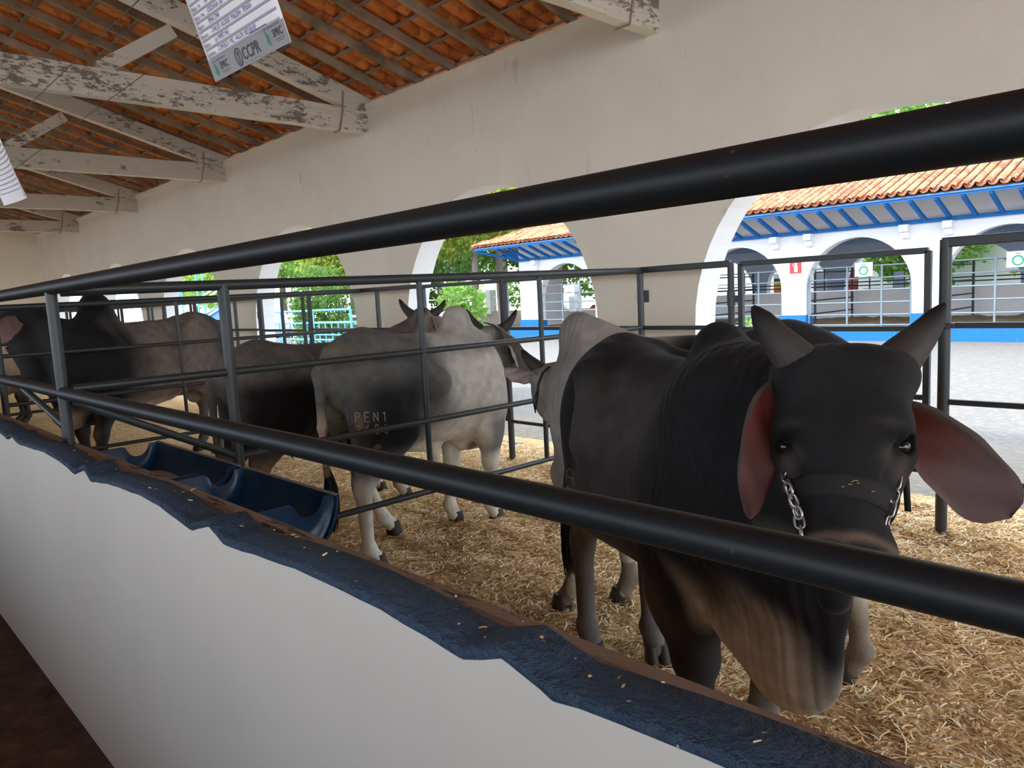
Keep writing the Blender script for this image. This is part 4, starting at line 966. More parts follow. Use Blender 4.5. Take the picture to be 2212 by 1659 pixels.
    # tail
    tl = P.get('tail', [(-.90, 0, 1.28), (-.985, 0, 1.16), (-1.0, 0, .90), (-.99, 0, .62)]); tp = [L(*t) for t in tl]; rr = [.045, .036, .026, .019]
    for i in range(3): C(tp[i], tp[i + 1], rr[i] * R, rr[i + 1] * R, .025)
    # head
    h = hs
    C(Hh(.03, 0, -.075), Hh(.20, 0, -.065), .115 * h, .108 * h, .05)                      # skull
    C(Hh(-.005, -.092, -.040), Hh(-.005, .092, -.040), .055 * h, .055 * h, .035)                  # poll ridge
    C(Hh(.02, -.06, -.03), Hh(.19, -.062, -.025), .068 * h, .058 * h, .05); C(Hh(.02, .06, -.03), Hh(.19, .062, -.025), .068 * h, .058 * h, .05)
    C(Hh(.18, 0, -.045), Hh(.44, 0, -.055), .088 * h, .066 * h, .05)                       # nasal bone
    C(Hh(.22, 0, -.09), Hh(.45, 0, -.09), .095 * h, .070 * h, .05)
    for q in (-1, 1):
        C(Hh(.150, q * .094, -.030), Hh(.205, q * .104, -.045), .042 * h, .036 * h, .035); C(Hh(.150, q * .080, -.008), Hh(.178, q * .116, -.014), .023 * h, .019 * h, .020); C(Hh(.178, q * .116, -.014), Hh(.215, q * .122, -.022), .014 * h, .007 * h, .012)   # orbit and brow
        C(Hh(.22, q * .085, -.075), Hh(.33, q * .06, -.085), .042 * h, .030 * h, .04)      # cheek ridge
        C(Hh(.12, q * .072, -.15), Hh(.36, q * .038, -.155), .062 * h, .036 * h, .05)      # jaw
        E(Hh(.465, q * .055, -.075), (.052 * h, .040 * h, .050 * h), .03, HM)              # nostril wing
    E(Hh(.475, 0, -.085), (.058 * h, .088 * h, .058 * h), .035, HM)                        # muzzle pad
    E(Hh(.465, 0, -.150), (.050 * h, .060 * h, .038 * h), .018, HM)                        # chin
    for x in P.get('extra', []): getattr(F, x[0])(*x[1:])
    for q in (-1, 1):
        E(Hh(.205, q * .126, -.018), (.025 * h, .015 * h, .018 * h), .012, HM, '-')         # eye socket
        F.cone(Hh(.520, q * .050, -.060), Hh(.490, q * .074, -.088), .013 * h, .012 * h, .014, op='-')   # nostril
        F.cone(Hh(.225, q * .102, .000), Hh(.29, q * .082, -.008), .011 * h, .007 * h, .02, op='-')
    F.cone(Hh(.46, -.07, -.128), Hh(.50, 0, -.130), .006 * h, .006 * h, .012, op='-'); F.cone(Hh(.46, .07, -.128), Hh(.50, 0, -.130), .006 * h, .006 * h, .012, op='-')
    Pt, Q = F.surface()
    # folds pushed into the skin of neck and dewlap
    me = fast_mesh(name + '_skin', Pt, Q); nr = np.zeros(len(Pt) * 3, np.float32); me.vertices.foreach_get('normal', nr); nr = nr.reshape(-1, 3)
    loc = inv(Pt); hl = np.stack([(Pt - O) @ U / hu, (Pt - O) @ Vn, (Pt - O) @ Wn], 1) / hs
    head = smooth01(-.10, -.02, hl[:, 0] + .3 * hl[:, 2]) * (np.abs(hl[:, 1]) < .2) * (hl[:, 2] > -.24) * (hl[:, 0] < .62) * (np.linalg.norm(hl, axis=1) < .62)
    fold = smooth01(.42, .60, loc[:, 0]) * (1 - head) * smooth01(.42, .55, loc[:, 2]) * (.35 + .65 * smooth01(.7, .95, loc[:, 2]))
    ph = (Pt - pos) @ _n(nk - L(.48, 0, 1.1)) * 75 + 9 * vnoise(Pt * [1, 1, .4], 4.) + 5 * vnoise(Pt * [1, 1, .3], 11.)
    Pt2 = Pt + nr * ((np.minimum(0, np.sin(ph) - .1)) * .0030 * fold * (.25 + .75 * smooth01(.35, .7, vnoise(Pt, 2.6, 5))))[:, None] + nr * ((vnoise(Pt, 9) - .5) * .006)[:, None] * (1 - .8 * head)[:, None]
    me.vertices.foreach_set('co', Pt2.astype(np.float32).ravel()); me.update()
    col = P['coat'](loc, hl, head, vnoise(Pt, 5, 1), vnoise(Pt, 22, 2))
    mesh_color(me, 'coat', np.clip(col, .003, 1)); a = me.attributes.new('fold', 'FLOAT', 'POINT'); a.data.foreach_set('value', np.clip(fold, 0, 1).astype(np.float32))
    root = empty(name, tuple(pos), label, P.get('cat', 'bull'))
    body = link('body', me, M['hide'], root, smooth=True)
    # hooves: two claws each
    for pa, q, fr in feet:
        mb = MB()
        for c in (-1, 1):
            rows = []
            for t in range(5):
                f = t / 4; zc = pa[2] + .022 * s - f * (pa[2] + .022 * s - pos[2] + .008); w = (.023 + .007 * f) * R; ln = (.036 + .014 * f) * R
                ctr = np.array([pa[0], pa[1], 0]) + fwd * (.012 + .022 * f) * R + side * c * .026 * R
                rows.append([tuple(ctr + fwd * ln * math.cos(a_) + side * w * math.sin(a_) + np.array([0, 0, zc])) for a_ in np.linspace(0, 2 * math.pi, 12, endpoint=False)])
            mb.grid(rows, closed=True); mb.add(rows[-1], [tuple(range(12))]); mb.add(rows[0], [tuple(range(12))])
        mb.build('hoof', M['hoof'], root)
    # eyes
    for q in (-1, 1):
        mb = MB(); c0 = Hh(.204, q * .113, -.033); r_e = .0195 * h
        rows = [[tuple(c0 + HM @ np.array([math.cos(a) * math.sin(b), math.cos(b) , math.sin(a) * math.sin(b)]) * r_e) for a in np.linspace(0, 2 * math.pi, 16, endpoint=False)] for b in np.linspace(.02, math.pi - .02, 10)]
        mb.grid(rows, closed=True); mb.build('eye', M['eye'], root)
    # horns
    for hp, hr in P.get('horns', []):
        mb = MB(); mb.tube(hp, hr, 14); me = mb.mesh('horn'); n = len(me.vertices); T = np.zeros(n, np.float32); k = len(hp)
        for i in range(min(n, k * 14)): T[i] = (i // 14) / (k - 1)
        T[k * 14 + 14:] = 1
        a = me.attributes.new('tint', 'FLOAT', 'POINT'); a.data.foreach_set('value', T); link('horn', me, M['horn'], root)
    # ears
    for e in P.get('ears', []): ear(root, **e)
    # black switch of the tail
    if P.get('switch', True):
        mb = MB(); e0 = tp[3]; sw = P.get('switchlen', .42)
        for i in range(110):
            a = random.uniform(0, 2 * math.pi); ra = random.uniform(0, .022) * R; dr = np.array([math.cos(a), math.sin(a), 0]); pts = []; ln = sw * random.uniform(.65, 1.)
            for t in np.linspace(0, 1, 5): pts.append(tuple(e0 + dr * (ra + .038 * R * math.sin(math.pi * min(1, t * .9))) * (.45 + .5 * t) + np.array([0, 0, .06 - ln * t]) + fwd * .02 * math.sin(3 * t)))
            mb.tube(pts, [.006, .006, .005, .004, .0015], 4)
        mb.build('tail_switch', M['black_hair'], root, recalc=False)
    return root, dict(L=L, Hh=Hh, HM=HM, U=U, V=Vn, W=Wn, body=body, fwd=fwd, side=side, mesh=body.data)

def ear(root, axis, width, normal, cup=.25, fold=0.0, inside=True, pale=False, furry=1.0, mauve=1.0, rim=(.16, .14, .12)):
    """leaf-shaped drooping ear. axis: points base to tip, width: half widths, normal: which way the pink hollow looks (one or per point)"""
    A = [np.array(a, float) for a in axis]; n = len(A); k = 10; T = []; thick = .004
    # resample
    t_ = np.linspace(0, n - 1, 22); idx = np.arange(n); A2 = np.stack([np.interp(t_, idx, [a[i] for a in A]) for i in range(3)], 1)
    for _ in range(2): A2[1:-1] = (A2[:-2] + 2 * A2[1:-1] + A2[2:]) / 4
    wd = np.interp(t_, idx, width); g_ = np.linspace(0, 1, 22); wd = wd * np.where(g_ > .80, np.sqrt(np.clip(1 - ((g_ - .80) / .2) ** 2, .0004, 1)), 1); N = np.array(normal, float); N = np.stack([np.interp(t_, np.linspace(0, n - 1, len(N)), N[:, i]) for i in range(3)], 1) if N.ndim == 2 else np.repeat(N[None], 22, 0)
    fr, bk = [], []
    for i in range(22):
        tg = _n(A2[min(i + 1, 21)] - A2[max(i - 1, 0)]); nn = _n(N[i] - tg * N[i].dot(tg)); sd = np.cross(tg, nn); row, rb = [], []
        for j in range(k + 1):
            u = 2 * j / k - 1; c = cup * wd[i] * (u * u) * (1 - .4 * i / 21); rip = .0025 * math.sin(i * .9 + u * 4)
            p = A2[i] + sd * wd[i] * u * (1 - fold * u * u * .3) + nn * (c + rip); row.append(tuple(p)); rb.append(tuple(p - nn * thick * (1.4 - abs(u))))
        fr.append(row); bk.append(rb)
    me_ = MB(); me_.grid(bk, 0); me_.grid(fr, 1 if inside else 0)
    edge = [fr[0], bk[0]]; me_.grid([[r[0] for r in fr], [r[0] for r in bk]], 0); me_.grid([[r[-1] for r in fr], [r[-1] for r in bk]], 0); me_.grid([fr[-1], bk[-1]], 0); me_.grid(edge, 0)
    me = me_.mesh('ear'); bm = bmesh.new(); bm.from_mesh(me); bmesh.ops.remove_doubles(bm, verts=bm.verts, dist=1e-5); bm.to_mesh(me); bm.free()
    co = np.zeros(len(me.vertices) * 3, np.float32); me.vertices.foreach_get('co', co); co = co.reshape(-1, 3); d = np.linalg.norm(co - A2[0], axis=1) / np.linalg.norm(A2[-1] - A2[0])
    a = me.attributes.new('tint', 'FLOAT', 'POINT'); a.data.foreach_set('value', (np.clip((d - .25) * 2.2, 0, 1) * mauve).astype(np.float32))
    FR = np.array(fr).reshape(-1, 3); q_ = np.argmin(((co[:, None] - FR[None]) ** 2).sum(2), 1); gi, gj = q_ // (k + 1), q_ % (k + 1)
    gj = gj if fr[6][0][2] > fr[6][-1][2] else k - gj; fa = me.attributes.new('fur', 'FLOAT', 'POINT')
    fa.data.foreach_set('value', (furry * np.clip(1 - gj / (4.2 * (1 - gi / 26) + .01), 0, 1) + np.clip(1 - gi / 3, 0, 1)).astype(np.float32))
    mesh_color(me, 'coat', np.repeat(np.array([rim]), len(co), 0)); f = me.attributes.new('fold', 'FLOAT', 'POINT')
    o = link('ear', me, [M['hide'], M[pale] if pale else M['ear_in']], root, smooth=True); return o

def lerp(a, b, t): t = np.asarray(t)[:, None]; return np.asarray(a) * (1 - t) + np.asarray(b) * t
def two_point(rump, hump, s):
    "place an animal by the top of its rump and the top of its hump"
    rump = np.array(rump[:2]); hump = np.array(hump[:2]); d = hump - rump; dist = float(np.linalg.norm(d)); u = d / dist
    mid = rump + u * dist * (.52 / .90)
    return dict(pos=tuple(mid), yaw=math.atan2(u[1], u[0]), s=s, sx=dist / .90 / s)
def horn_pts(P4, r0, tip=.006):
    P4 = [np.array(p) for p in P4]; n = 9; out = []; rs = []
    for i in range(n):
        t = i / (n - 1) * (len(P4) - 1); k = min(len(P4) - 2, int(t)); f = t - k; out.append(tuple(P4[k] * (1 - f) + P4[k + 1] * f)); g = i / (n - 1)
        rs.append(r0 * (1 - g) ** .95 + tip * 1.6 * g ** .5 if i < n - 1 else tip)
    out = np.array(out); out[1:-1] = (out[:-2] + 2 * out[1:-1] + out[2:]) / 4
    d = _n(out[-1] - out[-2]); out = [tuple(p) for p in out] + [tuple(out[-1] + d * tip * .8)]; rs.append(tip * .4)
    return out, rs

# ---- the big dark bull looking at the viewer
def coat_a(loc, hl, head, n1, n2):
    x, y, z = loc.T
    c = lerp((.046, .042, .040), (.011, .011, .012), smooth01(.15, .50, x + .12 * (n1 - .5)))              # flank to neck
    c = lerp(c, (.012, .012, .013), smooth01(-.25, -.50, x - .25 * (z - 1.1) + .15 * (n1 - .5)) * smooth01(.72, .9, z))   # rump
    c = lerp(c, (.011, .011, .012), smooth01(1.22, 1.36, z))                                               # topline
    c = lerp(c, (.19, .165, .14), smooth01(.80, .56, z + .08 * (n1 - .5)) * smooth01(.62, .30, x) * smooth01(-.75, -.5, x))   # belly
    c = lerp(c, (.13, .12, .11), smooth01(.66, .5, z) * smooth01(.25, .1, x))                            # hind legs
    c = lerp(c, (.026, .024, .023), smooth01(.66, .5, z) * smooth01(.3, .4, x))                            # fore legs
    c = lerp(c, (.60, .52, .42), smooth01(.90, .64, z + .16 * (n1 - .5)) * smooth01(.56, .66, x + .06 * (n1 - .5)) * smooth01(1.12, .98, x + .10 * (n1 - .5) + .35 * (z - .6) * (z > .6)) * (1 - head) * (.75 + .25 * smooth01(.35, .6, n1)))             # dewlap
    hc = lerp((.013, .013, .014), (.012, .011, .011), n1)
    u, v, w = hl.T; av = np.abs(v)
    e = np.exp(-(((u - .262) / .035) ** 2 + ((av - .108) / .022) ** 2)); e2 = np.exp(-(((u - .175) / .014) ** 2 + ((av - .095) / .028) ** 2)) + np.exp(-(((u - .235 - .8 * (.1 - av)) / .014) ** 2 + ((av - .082) / .016) ** 2)); dk = np.exp(-(((u - .205) / .024) ** 2 + ((av - .115) / .028) ** 2))
    hc = lerp(hc, (.065, .052, .045), np.clip(e * .8 + e2 * .35, 0, 1)); hc = lerp(hc, (.004, .004, .004), np.clip(dk * 1.3, 0, 1))
    rim = np.exp(-((np.sqrt(((u - .487) / 1.) ** 2 + ((av - .04) * .5) ** 2) - .034) / .011) ** 2) * smooth01(.40, .44, u) * smooth01(-.12, -.05, w)
    hc = lerp(hc, (.13, .09, .065), np.clip(rim, 0, 1) * .8); hc = lerp(hc, (.018, .014, .014), smooth01(.478, .50, u) * smooth01(-.135, -.12, w))
    hc = lerp(hc, (.075, .062, .052), smooth01(-.17, -.21, w)[:] * smooth01(.30, .40, u))
    return lerp(c, hc, head) * (.8 + .4 * n2)[:, None]
PA = two_point(ond(1358, 712, 3.05), ond(1560, 712, 2.30), 1.00)
PA.update(foreleg=1.3, sy=.94, vox=.0068, coat=coat_a, scrotum=False,
    hump=.80, head=dict(poll=ond(1812, 798, 1.67), dir=ond(1822, 1150, 1.50) - ond(1812, 798, 1.67), up=(.36, -.92, .22), s=1.02, hu=.84))
def w(u, v, d): return ond(u, v, d)
PA['dewlap'] = [(w(1600, 1180, 2.05), .20, w(1680, 1390, 2.0), .145, .42), (w(1690, 1385, 1.99), .125, w(1775, 1190, 1.80), .085, .50), (w(1745, 1300, 1.92), .13, w(1745, 1425, 1.93), .10, .45), (w(1620, 1330, 2.05), .13, w(1700, 1415, 1.97), .125, .45)]
PA['extra'] = [('cone', w(1330, 1075, 2.85), w(1420, 1128, 2.68), .17, .155, .10), ('cone', w(1782, 838, 1.68), w(1742, 812, 1.685), .062, .052, .04), ('cone', w(1893, 834, 1.68), w(1930, 812, 1.685), .062, .052, .04), ('cone', w(1800, 1215, 1.62), w(1803, 1292, 1.63), .040, .036, .02), ('cone', w(1590, 900, 2.1), w(1700, 1050, 1.9), .20, .16, .12), ('cone', w(1560, 1100, 2.15), w(1700, 1200, 1.9), .20, .14, .10)]
PA['bound'] = [w(1560, 1515, 2.05), w(1840, 1500, 1.9)]
PA['feetw'] = dict(hr=(-2.02, 2.34), hl=(-1.80, 2.50), fr=(-1.25, 1.99), fl=(-1.16, 2.26))
PA['tail'] = [(-.90, -.02, 1.28), (-1.0, -.08, 1.14), (-1.03, -.14, .90), (-1.04, -.17, .68)]; PA['switchlen'] = .50
PA['horns'] = [horn_pts([w(1768, 832, 1.69), w(1718, 776, 1.70), w(1668, 722, 1.715), w(1631, 668, 1.72)], .056, .0115), horn_pts([w(1900, 822, 1.69), w(1950, 766, 1.70), w(2000, 716, 1.705), w(2037, 662, 1.70)], .056, .0100)]
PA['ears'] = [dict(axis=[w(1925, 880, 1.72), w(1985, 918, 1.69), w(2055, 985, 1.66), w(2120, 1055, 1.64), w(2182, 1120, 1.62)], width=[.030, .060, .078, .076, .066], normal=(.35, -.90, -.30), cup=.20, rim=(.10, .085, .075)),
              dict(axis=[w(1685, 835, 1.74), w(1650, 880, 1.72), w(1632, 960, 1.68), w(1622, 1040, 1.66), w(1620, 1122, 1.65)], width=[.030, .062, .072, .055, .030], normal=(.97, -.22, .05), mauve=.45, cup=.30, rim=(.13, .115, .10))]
bullA, IA = cattle('bull', 'dark grey humped bull facing the viewer with a webbing halter, closest of all', PA)
# halter: noseband, strap end, chains
def snap(tree, p, d, off=.003):
    h = tree.ray_cast(Vector(p), Vector(d)); return (np.array(h[0]) + np.array(h[1]) * off, np.array(h[1])) if h[0] is not None else (None, None)
def bvh(I): me = I['mesh']; return BVHTree.FromPolygons([v.co.copy() for v in me.vertices], [tuple(p.vertices) for p in me.polygons])
TA = bvh(IA); Hh, U_, Vv, Ww = IA['Hh'], IA['U'], IA['V'], IA['W']
def noseband(parent, T, Hh, U_, Vv, Ww, u0, hw=.022, mat='web', a0=-115, a1=115, name='noseband'):
    rows = []
    for a in np.linspace(math.radians(a0), math.radians(a1), 46):
        d = -(Vv * math.sin(a) + Ww * math.cos(a)); row = []
        for t in np.linspace(-1, 1, 5):
            src = Hh(u0 + .012 * math.sin(a * 1.1) , 0, -.075) + U_ * hw * t; p, nn = snap(T, src - d * .4, d, .004 if abs(t) < 1 else .002)
            row.append(tuple(p) if p is not None else None)
        if all(row): rows.append(row)
    mb = MB(); mb.grid(rows); n = len(rows); me_rows = [[tuple(np.array(p) + 0) for p in r] for r in rows]
    o = mb.build(name, M[mat], parent); so = o.modifiers.new('thick', 'SOLIDIFY'); so.thickness = .003; so.offset = 1; return o, rows
halter = empty('halter', tuple(Hh(.3, 0, 0))); halter.parent = bullA; halter.matrix_parent_inverse = Matrix.Translation(-Vector(bullA.location)); halter['label'] = 'dark webbing halter with chain links'
def hchild(mb, name, mat): 
    me = mb.mesh(name); o = bpy.data.objects.new(name, me); COL.objects.link(o); me.materials.append(mat); o.parent = halter; o.matrix_parent_inverse = Matrix.Translation(-Vector(halter.location)); return o
nb, nrows = noseband(None, TA, Hh, U_, Vv, Ww, .335, .024)
nb.parent = halter; nb.matrix_parent_inverse = Matrix.Translation(-Vector(halter.location))
def chain(pts, link=.030, r=.0028, w_=.0095):
    "interlocked oval links along a path"
    P = [np.array(p) for p in pts]; seg = [0]
    for a, b in zip(P[:-1], P[1:]): seg.append(seg[-1] + np.linalg.norm(b - a))
    n = max(2, int(seg[-1] / (link * .76))); out = []; t_ = np.linspace(0, seg[-1], n + 1)
    Q = [np.array([np.interp(t, seg, [p[i] for p in P]) for i in range(3)]) for t in t_]
    mb = MB()
    for i in range(n):
        a, b = Q[i], Q[i + 1]; d = _n(b - a); c = (a + b) / 2; s1 = _n(np.cross(d, [.3, .9, .2])); s2 = np.cross(d, s1); sd = s1 * math.cos(i * 1.45) + s2 * math.sin(i * 1.45); hl_ = link / 2
        ring = []
        for k in range(17):
            an = 2 * math.pi * k / 16; ca, sa = math.cos(an), math.sin(an); ring.append(tuple(c + d * (ca * w_ + (hl_ - w_) * (1 if ca > 0 else -1) * min(1, abs(ca) * 3)) + sd * sa * w_))
        mb.tube(ring, r, 6, cap=False)
    return mb
c1 = [w(1686, 975, 1.70), w(1692, 1015, 1.66), w(1702, 1055, 1.61), w(1722, 1100, 1.56), w(1733, 1165, 1.53), w(1745, 1210, 1.50)]
hchild(chain(c1), 'chain', M['chain'])
hchild(chain([w(1700, 1045, 1.575), w(1712, 1075, 1.56), w(1728, 1120, 1.545)], .028), 'chain', M['chain'])
hchild(chain([w(1941, 1028, 1.56), w(1938, 1052, 1.55), w(1926, 1085, 1.53), w(1918, 1120, 1.52), w(1912, 1150, 1.52)], .036), 'chain', M['chain'])
mb = MB(); st = [w(1944, 960, 1.66), w(1950, 990, 1.655), w(1957, 1040, 1.65), w(1961, 1105, 1.65)]; mb.grid([[tuple(p - np.array([.0065, 0, 0])), tuple(p + np.array([.0065, .003, 0]))] for p in st]); o = hchild(mb, 'strap_end', M['strap']); o.modifiers.new('t', 'SOLIDIFY').thickness = .003
# flecks of feed on the noseband
mb = MB()
for q in range(7):
    p, nn = snap(TA, Hh(.335 + random.uniform(-.012, .012), random.choice([.0, .02, .03, .06]) + random.uniform(-.012, .012), .4), -Ww, .008)
    if p is not None: mb.beam(p, p + Vv * random.uniform(.004, .010), .003, .0015)
hchild(mb, 'feed_fleck', m_plain('fleck', (.30, .26, .12)))

def brand(parent, I, T, lines, o0, ux, uy, size, ray, mat, name='brand'):
    "hand-drawn brand strokes laid on the hide"
    G = {'P': [[(0,0),(0,1),(.5,1),(.55,.72),(.5,.5),(0,.5)]], 'E': [[(.6,1),(0,1),(0,0),(.6,0)],[(0,.5),(.5,.5)]], 'N': [[(0,0),(0,1),(.55,0),(.55,1)]], '1': [[(.05,.8),(.25,1),(.25,0)]], 'A': [[(0,0),(.1,.8),(.35,1),(.55,.8),(.6,0)],[(.05,.4),(.58,.4)]],
         '2': [[(0,.8),(.2,1),(.5,.9),(.5,.65),(0,0),(.6,0)]], '6': [[(.5,.95),(.2,.8),(0,.4),(.1,.05),(.4,0),(.55,.25),(.4,.5),(.05,.4)]], '8': [[(.3,.5),(.05,.7),(.1,.95),(.4,1),(.5,.8),(.3,.5),(.05,.25),(.15,0),(.45,0),(.55,.25),(.3,.5)]], '0': [[(.3,0),(.05,.2),(.05,.8),(.3,1),(.55,.8),(.55,.2),(.3,0)]],
         '7': [[(0,1),(.55,1),(.2,0)]], '5': [[(.55,1),(.05,1),(.05,.55),(.4,.6),(.55,.3),(.4,0),(0,.05)]]}
    mb = MB()
    for li, txt in enumerate(lines):
        x = 0
        for ch in txt:
            for st in G.get(ch, []):
                pts = []
                for (a, b), (c, d) in zip(st[:-1], st[1:]):
                    for t in np.linspace(0, 1, 6)[:-1]: pts.append((a + (c - a) * t, b + (d - b) * t))
                pts.append(st[-1]); Q = []
                for (a, b) in pts:
                    src = np.array(o0) + ux * (x + a * .8) * size + uy * (b - li * 1.35) * size; p, nn = snap(T, src - np.array(ray) * .5, ray, .0008)
                    if p is not None: Q.append(tuple(p))
                if len(Q) > 3: mb.tube(Q, .0032, 5)
            x += .95
    if mb.v: mb.build(name, mat, parent)
M['brand'] = Mat('brand_scar', .7, .2).color((.20, .15, .12)).mat
rightA = -IA['side']
brand(bullA, IA, TA, ['NA', '75'], w(1196, 1030, 3.15), _n(w(1250, 1050, 3.15) - w(1196, 1030, 3.15)), np.array([0, 0, 1.]), .062, _n(w(1210, 1010, 3.15) - CAM), M['brand'])

# ---- pale humped cow behind it, facing left
def coat_b(loc, hl, head, n1, n2):
    x, y, z = loc.T; c = lerp((.30, .28, .25), (.20, .185, .17), smooth01(.3, .6, x) * smooth01(.9, 1.2, z)); c = lerp(c, (.020, .020, .022), smooth01(.10, -.15, x) * smooth01(.75, .95, z))
    c = lerp(c, (.50, .46, .38), smooth01(.62, .35, z)); d = (n1 > .52) & (z < .45); c = lerp(c, (.17, .13, .09), d * smooth01(.45, .25, z) * .8); c = lerp(c, (.12, .11, .10), head * .6); return c * (.85 + .3 * n2)[:, None]
PB = dict(pos=(-1.97, 2.93), yaw=math.radians(183), s=1.015, sx=.90, sy=.85, vox=.011, coat=coat_b, hump=.74, humpback=-.22, cat='cow', sheath=False,
          head=dict(poll=w(1192, 800, 4.1), dir=(-.55, .62, -.55), up=(-.3, .2, .9), s=.88))
PB['feetw'] = dict(fl=(-2.47, 2.66), fr=(-2.30, 2.92), hl=(-1.14, 2.88), hr=(-1.3, 3.05)); PB['switch'] = False
PB['horns'] = [horn_pts([w(1172, 802, 4.08), w(1150, 785, 4.1), w(1136, 770, 4.12), w(1128, 757, 4.14)], .040, .008), horn_pts([w(1215, 795, 4.2), w(1235, 780, 4.25), w(1250, 768, 4.3)], .036, .008)]
PB['ears'] = [dict(axis=[w(1168, 818, 4.08), w(1140, 812, 4.05), w(1112, 806, 4.03), w(1090, 797, 4.02)], width=[.025, .06, .06, .04], normal=(.2, -.8, -.5), pale='ear_pale', furry=0, cup=.3, rim=(.35, .33, .31))]
cowB, IB = cattle('cow', 'pale grey humped cow standing behind the big dark bull, its head turned left', PB)
mb = MB(); mb.tube([w(1186, 792, 4.0), w(1172, 806, 3.97), w(1163, 830, 3.96), w(1160, 860, 3.97), w(1156, 885, 3.97)], .010, 8, flat=.4).tube([w(1160, 845, 3.95), w(1152, 868, 3.95), w(1157, 892, 3.96)], .004, 6)
mb.build('head_collar', M['strap'], cowB)

# ---- pale branded bull seen from behind
def coat_c(loc, hl, head, n1, n2):
    x, y, z = loc.T; c = lerp((.43, .41, .36), (.10, .097, .09), smooth01(.15, -.30, x + .2 * (n1 - .5)))
    c = lerp(c, (.014, .014, .015), smooth01(-.25, -.45, x) * smooth01(-.98, -.70, x + .35 * (.9 - z) * (z < .9)) * smooth01(.62, .74, z) * smooth01(1.22, 1.0, z))
    c = lerp(c, (.66, .61, .50), smooth01(.85, .62, z + .1 * (n1 - .5)) * smooth01(-.35, -.15, x)); c = lerp(c, (.66, .63, .54), smooth01(.60, .46, z + .08 * (n1 - .5)))
    c = lerp(c, (.16, .155, .145), smooth01(.30, .42, x) * smooth01(.62, .5, x) * smooth01(.45, .55, z) * smooth01(.85, .7, z)); c = lerp(c, (.30, .285, .255), smooth01(1.15, 1.3, z) * smooth01(-.1, .1, x))
    c = lerp(c, (.42, .30, .24), smooth01(-.84, -.90, x) * smooth01(1.0, .85, z) * (np.abs(y) < .12)); c = lerp(c, (.11, .095, .06), ((n1 + n2 * .6) > .98) * (x < -.7) * (z > .5) * .7)
    c = lerp(c, (.075, .068, .06), head * smooth01(.02, .0, hl[:, 2] - .02)); return c * (.82 + .36 * n2)[:, None]
PC = two_point(w(796, 690, 4.66), w(988, 690, 5.26), 1.02)
PC.update(sy=1.0, vox=.0095, coat=coat_c, head=dict(poll=w(1062, 715, 5.5), dir=(.18, .80, -.58), up=(.05, .35, .93), s=.92), hump=.95)
PC['feetw'] = dict(hr=(-3.74, 2.38), hl=(-4.24, 2.84), fr=(-3.87, 3.48), fl=(-4.06, 3.26))
PC['tail'] = [(-.88, .0, 1.29), (-.965, .01, 1.14), (-.965, .02, .85), (-.955, .02, .56)]; PC['switchlen'] = .42
PC['horns'] = [horn_pts([w(1042, 716, 5.5), w(1026, 700, 5.5), w(1014, 684, 5.52), w(1008, 670, 5.54)], .040, .007), horn_pts([w(1082, 712, 5.5), w(1098, 700, 5.5), w(1108, 685, 5.52), w(1115, 670, 5.54)], .040, .007)]
PC['ears'] = [dict(axis=[w(1094, 735, 5.5), w(1106, 752, 5.48), w(1113, 772, 5.46), w(1118, 794, 5.45)], width=[.03, .06, .06, .01], normal=(-.75, -.6, 0), cup=.3, rim=(.30, .28, .26))]
bullC, IC = cattle('bull', 'pale grey bull seen from behind with a brand on its dark thigh', PC)
TC = bvh(IC)
brand(bullC, IC, TC, ['PEN1', '2680'], w(768, 912, 4.3), _n(w(840, 915, 4.35) - w(765, 918, 4.3)), np.array([0, 0, 1.]), .056, _n(w(800, 910, 4.3) - CAM), Mat('brand_scar_pale', .7, .2).color((.30, .24, .19)).mat)
mb = MB(); mb.tube([w(1046, 697, 5.4), w(1066, 702, 5.36), w(1082, 716, 5.36), w(1090, 740, 5.38), w(1094, 765, 5.40)], .012, 8, flat=.4); mb.build('head_collar', M['strap'], bullC)

# ---- brown-grey bull beside it, looking over its back
def coat_e(loc, hl, head, n1, n2):
    x, y, z = loc.T; c = lerp((.10, .088, .078), (.065, .060, .056), n1); c = lerp(c, (.010, .009, .009), smooth01(-.95, -.78, x) * smooth01(-.1, -.3, x + .3 * (z - 1.1)) * smooth01(1.18, 1.05, z) * smooth01(.55, .7, z) * 1.)
    c = lerp(c, (.24, .16, .11), smooth01(.62, .5, z) * smooth01(.2, .1, x)); c = lerp(c, (.50, .44, .34), smooth01(.75, .6, z) * smooth01(.3, .5, x)); c = lerp(c, (.20, .185, .165), head); c = lerp(c, (.03, .027, .026), head * smooth01(.07, -.01, hl[:, 0])); return c * (.8 + .4 * n2)[:, None]
PE = two_point(w(575, 735, 5.35), w(790, 700, 5.95), .97)
PE.update(sy=1.10, vox=.013, coat=coat_e, hump=.5, head=dict(poll=w(914, 676, 6.15), dir=(.50, .62, -.60), up=(.1, .35, .93), s=.92))
PE['leg'] = dict(hr=(.04, 0), hl=(-.02, 0), fr=(0, 0), fl=(0, 0)); PE['switch'] = False; PE['tail'] = [(-.88, .0, 1.29), (-.965, .01, 1.14), (-.965, .02, .85), (-.955, .02, .56)]
PE['horns'] = [horn_pts([w(893, 682, 6.1), w(880, 672, 6.1), w(870, 660, 6.12), w(863, 647, 6.14)], .040, .007), horn_pts([w(932, 680, 6.1), w(946, 672, 6.1), w(955, 662, 6.12), w(961, 649, 6.14)], .040, .007)]
PE['ears'] = [dict(axis=[w(932, 690, 6.05), w(940, 700, 6.0), w(946, 716, 5.98), w(948, 735, 5.97)], width=[.03, .06, .06, .01], normal=(-.6, -.75, 0), cup=.3, rim=(.16, .14, .12))]
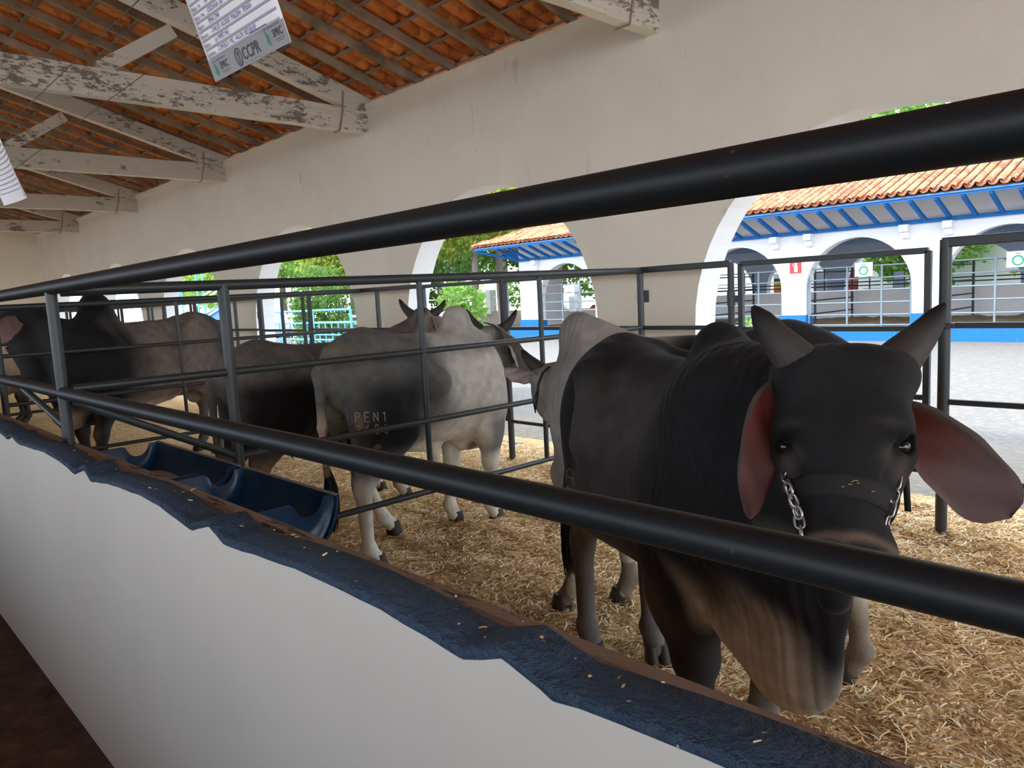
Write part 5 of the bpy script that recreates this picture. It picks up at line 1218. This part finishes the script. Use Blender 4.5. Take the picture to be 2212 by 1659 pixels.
PE['dewlap'] = [(w(868, 900, 5.9), .16, w(872, 935, 5.95), .14, .5), (w(872, 930, 5.95), .14, w(905, 800, 6.1), .12, .5)]
bullE, IE = cattle('bull', 'brown-grey bull left of the branded one, resting its horned head beyond its back', PE)

# ---- black-fronted bull in the next pen
def coat_f(loc, hl, head, n1, n2):
    x, y, z = loc.T; c = lerp((.15, .125, .105), (.010, .010, .011), smooth01(.0, .42, x + .25 * (n1 - .5))); c = lerp(c, (.055, .052, .050), smooth01(-.55, -.7, x) * smooth01(.7, .8, z))
    c = lerp(c, (.38, .27, .20), smooth01(.72, .58, z) * smooth01(.5, .3, x) * smooth01(-.6, -.4, x)); c = lerp(c, (.34, .25, .18), smooth01(.72, .56, z) * smooth01(.56, .66, x) * (1 - head)); c = lerp(c, (.045, .040, .038), smooth01(.60, .5, z) * smooth01(.3, .4, x) * smooth01(.60, .54, x)); return lerp(c, (.022, .021, .022), head) * (.8 + .4 * n2)[:, None]
PF = two_point(w(398, 672, 8.15), w(200, 650, 7.2), 1.13)
PF.update(sy=1.0, vox=.017, coat=coat_f, hump=1.35, scrotum=True, humpwide=1.25, head=dict(poll=w(48, 682, 7.15), dir=w(84, 880, 6.95) - w(48, 682, 7.15), up=(.9, -.3, .2), s=1.36))
PF['leg'] = dict(fr=(0, 0), fl=(.10, 0), hr=(0, 0), hl=(.05, 0))
PF['ears'] = [dict(axis=[w(40, 692, 6.95), w(24, 702, 6.88), w(10, 716, 6.82), w(-2, 742, 6.78)], width=[.05, .09, .09, .07], normal=(.8, -.5, -.2), pale='ear_dull', furry=0, cup=.3, rim=(.05, .045, .04))]
bullF, IF = cattle('bull', 'large bull with a black neck and hump standing sideways behind the second divider', PF)
def coat_g(loc, hl, head, n1, n2):
    x, y, z = loc.T; c = lerp((.40, .30, .21), (.30, .25, .20), n1); c = lerp(c, (.055, .05, .05), smooth01(.55, .4, z)); return c
PG = dict(pos=(-13.6, 2.95), yaw=math.radians(-88), s=1.0, vox=.022, coat=coat_g, head=dict(poll=(-13.6, 1.85, 1.35), dir=(0, -.6, -.7), up=(0, -.7, .6), s=.9), switch=False)
cattle('bull', 'tan animal far back in the pens, only chest and forelegs showing at the left edge', PG)
